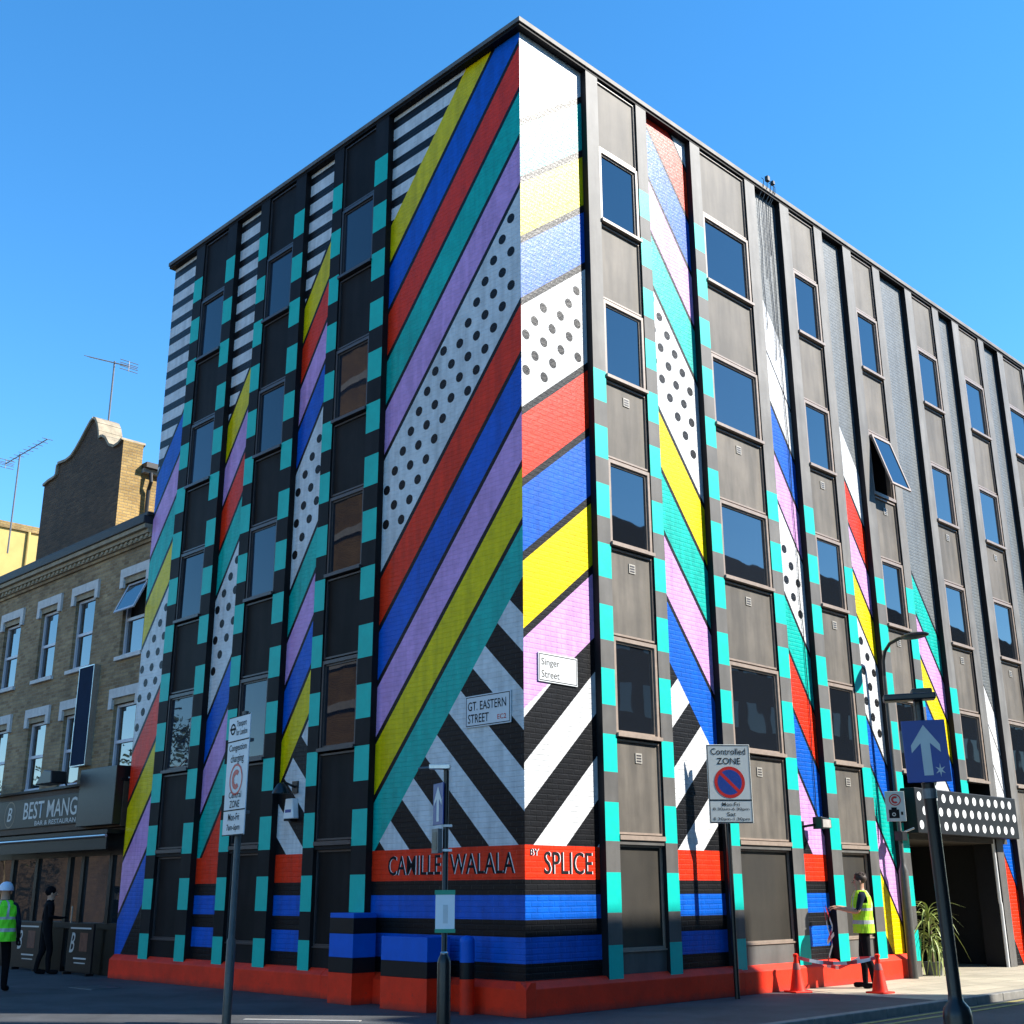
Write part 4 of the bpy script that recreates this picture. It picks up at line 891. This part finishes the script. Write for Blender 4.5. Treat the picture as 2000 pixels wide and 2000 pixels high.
HAND = Vector((5.30, 21.62, 1.30))
tape([HAND + Vector((0, 0, -0.02)), HAND + Vector((0.02, -0.05, -0.3)), HAND + Vector((0.08, -0.08, -0.62)), HAND + Vector((-0.06, -0.15, -0.95)), c2 + Vector((-0.5, 0.5, 0.35)), c2 + Vector((-0.2, 0.3, 0.5)), c2 + up7], 0.06, 'loop', t)
tape([HAND + Vector((0.03, 0, 0)), HAND + Vector((0.12, -0.03, -0.35)), HAND + Vector((0.02, 0.02, -0.6)), HAND + Vector((0.14, 0, -0.45))], 0.07, 'tail', t)

# ================================================================== people
def person(name, label, loc, rz, joints, edges, mats, height=1.0):
    """joints: name -> (xyz, (rx, ry)); body grown with a Skin modifier; facing local -Y"""
    names = list(joints); me = bpy.data.meshes.new('body')
    me.from_pydata([joints[n][0] for n in names], [(names.index(a), names.index(b)) for a, b in edges], [])
    ob = bpy.data.objects.new('tmp', me); COL.objects.link(ob)
    sk = ob.modifiers.new('skin', 'SKIN'); sk.use_smooth_shade = True; sk.branch_smoothing = 0.4
    sv = me.skin_vertices[0].data
    for i, n in enumerate(names):
        r = joints[n][1]; sv[i].radius = r if isinstance(r, tuple) else (r, r); sv[i].use_root = (n == 'pelvis')
    su = ob.modifiers.new('sub', 'SUBSURF'); su.levels = 2; su.render_levels = 2
    dg = bpy.context.evaluated_depsgraph_get(); bm_ = bpy.data.meshes.new_from_object(ob.evaluated_get(dg)); bpy.data.objects.remove(ob)
    for m in mats['list']: bm_.materials.append(m)
    for p in bm_.polygons: p.material_index = mats['pick'](p.center); p.use_smooth = True
    t = thing(name, label, 'person', loc, rz)
    b = place(bm_, 'body', t); return t, b
def hand_edges(j, e, wrist, side, d, palm):
    """five short finger chains rooted in the palm"""
    d = Vector(d).normalized(); pv = Vector(palm); s = d.cross(Vector((0, 0, 1))).normalized() if abs(d.z) < 0.9 else Vector((1, 0, 0))
    w_ = Vector(j[wrist][0]); pc = w_ + d * 0.07; j['palm' + side] = (tuple(pc), (0.036, 0.024)); e.append((wrist, 'palm' + side))
    for i in range(4):
        o = s * (-0.03 + 0.02 * i); L = (0.075, 0.085, 0.08, 0.065)[i]
        a = pc + d * 0.03 + o; b = a + d * L * 0.55 + pv * 0.01; c = b + d * L * 0.3 + pv * 0.03
        for k, q in (('a', a), ('b', b), ('c', c)): j['f%d%s%s' % (i, k, side)] = (tuple(q), 0.0095)
        e += [('palm' + side, 'f%da%s' % (i, side)), ('f%da%s' % (i, side), 'f%db%s' % (i, side)), ('f%db%s' % (i, side), 'f%dc%s' % (i, side))]
    a = w_ + d * 0.04 + s * 0.04 + pv * 0.01; b = a + d * 0.05 + s * 0.015 + pv * 0.02
    j['ta' + side] = (tuple(a), 0.011); j['tb' + side] = (tuple(b), 0.0095); e += [('palm' + side, 'ta' + side), ('ta' + side, 'tb' + side)]
def base_body(h=1.8, legs=0.1, stride=0.0):
    k = h / 1.8
    j = {'pelvis': ((0, 0.01, 0.98 * k), (0.165, 0.115)), 'waist': ((0, 0.01, 1.12 * k), (0.15, 0.105)), 'chest': ((0, 0.0, 1.32 * k), (0.18, 0.125)), 'upch': ((0, 0.015, 1.45 * k), (0.14, 0.09)), 'neck': ((0, 0.01, 1.54 * k), (0.06, 0.06)),
         'headl': ((0, -0.015, 1.63 * k), (0.078, 0.088)), 'headm': ((0, -0.01, 1.70 * k), (0.083, 0.10)), 'headt': ((0, 0.0, 1.77 * k), (0.06, 0.075))}
    e = [('pelvis', 'waist'), ('waist', 'chest'), ('chest', 'upch'), ('upch', 'neck'), ('neck', 'headl'), ('headl', 'headm'), ('headm', 'headt')]
    for s, nm in ((-1, 'l'), (1, 'r')):
        st = stride * s
        j['hip' + nm] = ((s * 0.095, 0.01, 0.90 * k), (0.095, 0.10)); j['knee' + nm] = ((s * legs, st * 0.5 - 0.02, 0.50 * k), (0.068, 0.072)); j['calf' + nm] = ((s * legs, st * 0.75 + 0.02, 0.34 * k), (0.062, 0.064))
        j['ank' + nm] = ((s * legs, st + 0.03, 0.10), (0.05, 0.055)); j['heel' + nm] = ((s * legs, st + 0.03, 0.05), (0.048, 0.048)); j['toe' + nm] = ((s * (legs + 0.03), st - 0.17, 0.042), (0.045, 0.036))
        e += [('pelvis', 'hip' + nm), ('hip' + nm, 'knee' + nm), ('knee' + nm, 'calf' + nm), ('calf' + nm, 'ank' + nm), ('ank' + nm, 'heel' + nm), ('heel' + nm, 'toe' + nm)]
        j['sh' + nm] = ((s * 0.19, 0.01, 1.45 * k), (0.065, 0.065)); e.append(('upch', 'sh' + nm))
    return j, e
def arm(j, e, nm, s, elbow, wrist, d, palm=(0, 0, -1)):
    j['elb' + nm] = (elbow, (0.046, 0.046)); j['wri' + nm] = (wrist, (0.030, 0.030)); e += [('sh' + nm, 'elb' + nm), ('elb' + nm, 'wri' + nm)]
    hand_edges(j, e, 'wri' + nm, nm, d, palm)
def face_bits(b_parent, k, mat_skin, z=1.68):
    mb = MB(); mb.ball((0, -0.115, (z - 0.015) * k), (0.014, 0.022, 0.022), mat_skin, 8)
    for s in (-1, 1): mb.ball((s * 0.088, 0.0, (z - 0.01) * k), (0.012, 0.022, 0.034), mat_skin, 8)
    for s in (-1, 1): mb.ball((s * 0.033, -0.097, (z + 0.012) * k), (0.011, 0.007, 0.007), M['ink'], 6)
    mb.box(-0.022, 0.022, -0.103, -0.09, (z - 0.064) * k, (z - 0.058) * k, M['taper']); return mb.build('face', b_parent, smooth=True)
def vest(parent, k, mat, low=0.86, wide=1.0):
    secs = [(low, 0.205, 0.165), (1.0, 0.20, 0.16), (1.12, 0.185, 0.15), (1.30, 0.205, 0.162), (1.42, 0.195, 0.145), (1.49, 0.15, 0.11), (1.525, 0.085, 0.085)]
    n = 32; mb = MB(); rings = []
    zz = []
    for (a, ra, rb), (b, sa, sb) in zip(secs, secs[1:]):
        for q in range(4): f = q / 4; zz.append((a + (b - a) * f, ra + (sa - ra) * f, rb + (sb - rb) * f))
    zz.append(secs[-1])
    kk = {}
    for (z, a, b) in zz:
        rings.append([(wide * a * math.cos(2 * math.pi * i / n) * (1 + 0.035 * math.sin(5 * i + z * 19)), 0.005 + b * math.sin(2 * math.pi * i / n) * (1 + 0.035 * math.cos(4 * i + z * 23)), z * k) for i in range(n)])
    for r0, r1, zi in zip(rings, rings[1:], zz):
        z = zi[0]; st = 0.98 <= z < 1.05 or 1.17 <= z < 1.235
        for i in range(n):
            g = (i + 1) % n; ang = 2 * math.pi * i / n
            if abs(math.cos(ang)) > 0.86 and 1.30 < z < 1.50: continue          # arm holes
            vert = 0.30 < abs(math.cos(ang)) < 0.52 and z >= 1.23
            mb.face([r0[i], r0[g], r1[g], r1[i]], M['reflect'] if st or vert else mat)
    o = mb.build('vest', parent); so_ = o.modifiers.new('solid', 'SOLIDIFY'); so_.thickness = 0.012; so_.offset = 1
    return o
def hair(parent, k, mat, z=1.70):
    mb = MB(); mb.ball((0, 0.018, (z + 0.03) * k), (0.096, 0.108, 0.095), mat, 12)
    for i in range(26):
        a = random.uniform(0, 6.28); q = random.uniform(0.2, 1.1); mb.ball((0.085 * math.sin(q) * math.cos(a), 0.02 + 0.095 * math.sin(q) * math.sin(a), (z + 0.035) * k + 0.085 * math.cos(q)), (0.026, 0.026, 0.018), mat, 5)
    return mb.build('hair', parent, smooth=True)

# worker at the wall, seen in profile, reaching out with barrier tape
k = 1.0; j, e = base_body(1.82, 0.10, 0.07)
arm(j, e, 'l', -1, (-0.24, -0.10, 1.22), (-0.20, -0.38, 1.28), (0.05, -1, 0.05)); arm(j, e, 'r', 1, (0.25, -0.08, 1.20), (0.16, -0.36, 1.26), (-0.1, -1, 0.02))
def pick_worker(c):
    if c.z < 0.98: return 2
    if c.z > 1.53: return 0
    if abs(c.x) > 0.13 and (c.y < -0.13 or (c.z < 1.24)): return 0
    return 1
wpos = Vector((5.90, 21.44, 0)); look = Vector((-0.97, 0.24, 0)); rzw = math.atan2(look.y, look.x) + math.pi / 2
t, b = person('person', 'worker in a yellow hi-vis vest reaching toward the wall with barrier tape', wpos, rzw, j, e, dict(list=[M['skin'], M['navy'], M['trouser']], pick=pick_worker))
face_bits(t, 1.011, M['skin']); hair(t, 1.011, M['hair']); vest(t, 1.011, M['hivis'])
# worker in helmet walking away at the restaurant
j, e = base_body(1.70, 0.11, 0.16)
arm(j, e, 'l', -1, (-0.27, 0.03, 1.10), (-0.26, -0.12, 0.88), (0, -0.3, -1), (0, -1, 0)); arm(j, e, 'r', 1, (0.27, 0.08, 1.10), (0.27, 0.06, 0.86), (0, -0.1, -1), (0, -1, 0))
def pick_b(c): return 2 if c.z < 0.92 else (0 if c.z > 1.46 or (abs(c.x) > 0.2 and c.z < 0.87) else 1)
t, b = person('person', 'worker in white helmet and green hi-vis vest walking past the restaurant', (-8.60, 21.33, 0), R_(190), j, e, dict(list=[M['skin'], M['navy'], M['trouser']], pick=pick_b))
vest(t, 1.70 / 1.8, M['hivisg'], 0.84, 1.12); face_bits(t, 1.70 / 1.8, M['skin'])
kz = 1.70 / 1.8
mb = MB(); mb.lathe([(0.125, 1.70 * kz), (0.124, 1.72 * kz), (0.118, 1.76 * kz), (0.098, 1.81 * kz), (0.06, 1.845 * kz), (0.01, 1.855 * kz)], M['helmet'], 22, 0, 0.0, 0.95, 1.12); mb.box(-0.06, 0.06, -0.19, -0.11, 1.70 * kz, 1.715 * kz, M['helmet']); mb.build('helmet', t, smooth=True)
# dark clothed passer-by in front of the door
j, e = base_body(1.66, 0.09, 0.10)
arm(j, e, 'l', -1, (-0.25, 0.02, 1.10), (-0.2, -0.2, 1.08), (0.3, -1, 0), (0, 0, 1)); arm(j, e, 'r', 1, (0.26, 0.05, 1.08), (0.26, 0.0, 0.84), (0, -0.1, -1), (0, -1, 0))
def pick_c(c): return 2 if c.z < 0.90 else (0 if c.z > 1.43 or (abs(c.x) > 0.2 and c.z < 0.86) else 1)
t, b = person('person', 'person in dark clothes standing in front of the restaurant door', WL(13.2, 0.55), R_(120), j, e, dict(list=[M['skin'], M['trouser'], M['trouser']], pick=pick_c))
face_bits(t, 1.66 / 1.8, M['skin']); hair(t, 1.66 / 1.8, M['trouser'])

# ================================================================== spiky plant by the entrance
pb = WR(10.98, 0.12)
t = thing('cordyline_plant', 'spiky green strap leaved plant in a dark pot beside the entrance', 'plant', pb)
mb = MB(); mb.lathe([(0.15, 0.0), (0.18, 0.22), (0.19, 0.24), (0.16, 0.24)], M['pot'], 18); mb.build('pot', t, smooth=True)
mb = MB(); mb.tube([(0, 0, 0.2), (0.01, 0, 0.7), (0, 0.01, 1.05)], [0.05, 0.04, 0.035], M['stem'], 8); mb.build('stem', t, smooth=True)
lm = []
for v in range(4):
    mb = MB(); L = 0.46 + 0.06 * v; pr = None
    for i in range(8):
        f = i / 7; x = L * f * (1 - 0.12 * f); z = 0.16 * math.sin(f * 2.2) - (0.20 + 0.16 * v) * f ** 2.4; wd = 0.024 * (1 - f) ** 0.6 * (0.5 + min(1, f * 4) * 0.5) + 0.001
        cur = ((x, -wd, z + wd * 0.3), (x, 0, z - wd * 0.2), (x, wd, z + wd * 0.3))
        if pr: mb.face([pr[0], cur[0], cur[1], pr[1]], M['leaf']); mb.face([pr[1], cur[1], cur[2], pr[2]], M['leaf'])
        pr = cur
    lm.append(mb.mesh('leaf'))
for i in range(96):
    h_ = random.random(); o = place(lm[i % 4], 'leaf', t, (0, 0, 0.42 + 0.68 * h_), 0); o.rotation_euler = (random.uniform(-0.25, 0.25), random.uniform(-1.2, 0.2) if h_ > 0.5 else random.uniform(-0.4, 0.75), i * 2.39996); o.scale = (random.uniform(0.75, 1.25),) * 3

# ================================================================== buildings across the streets (they cast the shade and show in the panes)
opp = thing('opposite_block', 'plain dark brick block across the side street shading the pavement', 'building', WR(0, 0))
su_, sn_, sz_ = S.dot(dR), S.dot(nR), S.z          # shade line on the painted front: about 1.15 m up, ending at u = 6.3
OH = 1.15 + 16.2 * sz_ / sn_; OE = 5.05 + 16.2 * su_ / sn_; OT = 16.2 * su_ / sn_ - 0.7
mb = MB(); mb.box(OT, OE, -30, -16.2, 0, OH, M['oppb']); mb.box(-9, OT, -30, -17.0, 0, OH + 5.5, M['oppb']); mb.box(OE, 90, -40, -24.0, 0, 18.7, M['oppb']); mb.build('wall', opp, (0, 0, 0), ROT_R)
for u in range(-6, 84, 2):
    for z in range(1, 5):
        mb = MB(); yy = -17.0 if u + 0.4 < OT else (-16.2 if u + 1.5 < OE else -24.0); mb.box(u + 0.4, u + 1.5, yy - 0.1, yy + 0.04, z * 2.9 + 0.9, z * 2.9 + 2.3, M['glass']); mb.build('window', opp, (0, 0, 0), ROT_R)
bb = thing('banded_block', 'brown brick block with cream bands across the main street, seen in the window reflections', 'building', WL(0, 0))
mb = MB(); mb.box(-26.8, -19.0, -34, -14.5, 0, 23.0, M['redb']); mb.build('wall', bb, (0, 0, 0), ROT_L)
mb = MB()
for i in range(14): mb.box(-26.9, -18.9, -34.1, -14.4, 1.4 + i * 1.6, 1.4 + i * 1.6 + 0.28, M['stone'])
mb.build('band', bb, (0, 0, 0), ROT_L)

lt = thing('low_terrace', 'low brick terrace across the main street, seen only in the lower panes', 'building', WL(0, 0))
mb = MB(); mb.box(-85, -36.5, -30, -16.5, 0, 7.2, M['brown']); mb.build('wall', lt, (0, 0, 0), ROT_L)
def tree(loc, h, label):
    t = thing('street_tree', label, 'tree', loc); rnd = random.Random(int(h * 100))
    mb = MB(); mb.tube([(0, 0, 0), (0.05, 0, h * 0.3), (0, 0.1, h * 0.6), (0.1, 0, h * 0.85)], [0.16, 0.13, 0.09, 0.03], M['stem'], 8)
    for i in range(9):
        a = i * 2.4; z = h * (0.32 + 0.05 * i); mb.tube([(0, 0, z), (math.cos(a) * 0.8, math.sin(a) * 0.8, z + 0.6), (math.cos(a) * 1.7, math.sin(a) * 1.7, z + 0.9)], [0.06, 0.04, 0.015], M['stem'], 6)
    mb.build('trunk', t, smooth=True); mb = MB()
    for c in range(46):
        cc = Vector((rnd.gauss(0, 1.1), rnd.gauss(0, 1.1), h * 0.66 + rnd.gauss(0, h * 0.14)))
        for i in range(40):
            p = cc + Vector((rnd.gauss(0, .32), rnd.gauss(0, .32), rnd.gauss(0, .26))); a = Vector((rnd.uniform(-1, 1), rnd.uniform(-1, 1), rnd.uniform(-.6, .6))).normalized(); b = a.orthogonal().normalized()
            mb.face([p - a * .11, p - b * .06, p + a * .11, p + b * .06], M['foliage'])
    mb.build('crown', t)
M['foliage'] = plain('foliage', (0.055, 0.085, 0.022), 0.6, 0.4, 1.5)
tree(WL(34.5, 13.4), 9.5, 'street tree across the main street, the taller of two, seen in reflections'); tree(WL(50.5, 13.6), 8.2, 'street tree across the main street, the shorter of two, seen in reflections')

t = thing('manhole_cover', 'flat iron manhole cover set in the dark pavement near the terrace', 'manhole cover', (-7.2, 22.2, 0.0), ROT_L)
mb = MB(); mb.box(-0.42, 0.42, -0.3, 0.3, -0.05, 0.006, M['grey']); mb.build('frame', t, bevel=0.004)
for i in range(2): mb = MB(); mb.box(-0.39 + 0.395 * i, -0.005 + 0.395 * i, -0.27, 0.27, 0.006, 0.012, M['polegrey']); mb.build('lid', t, bevel=0.003)
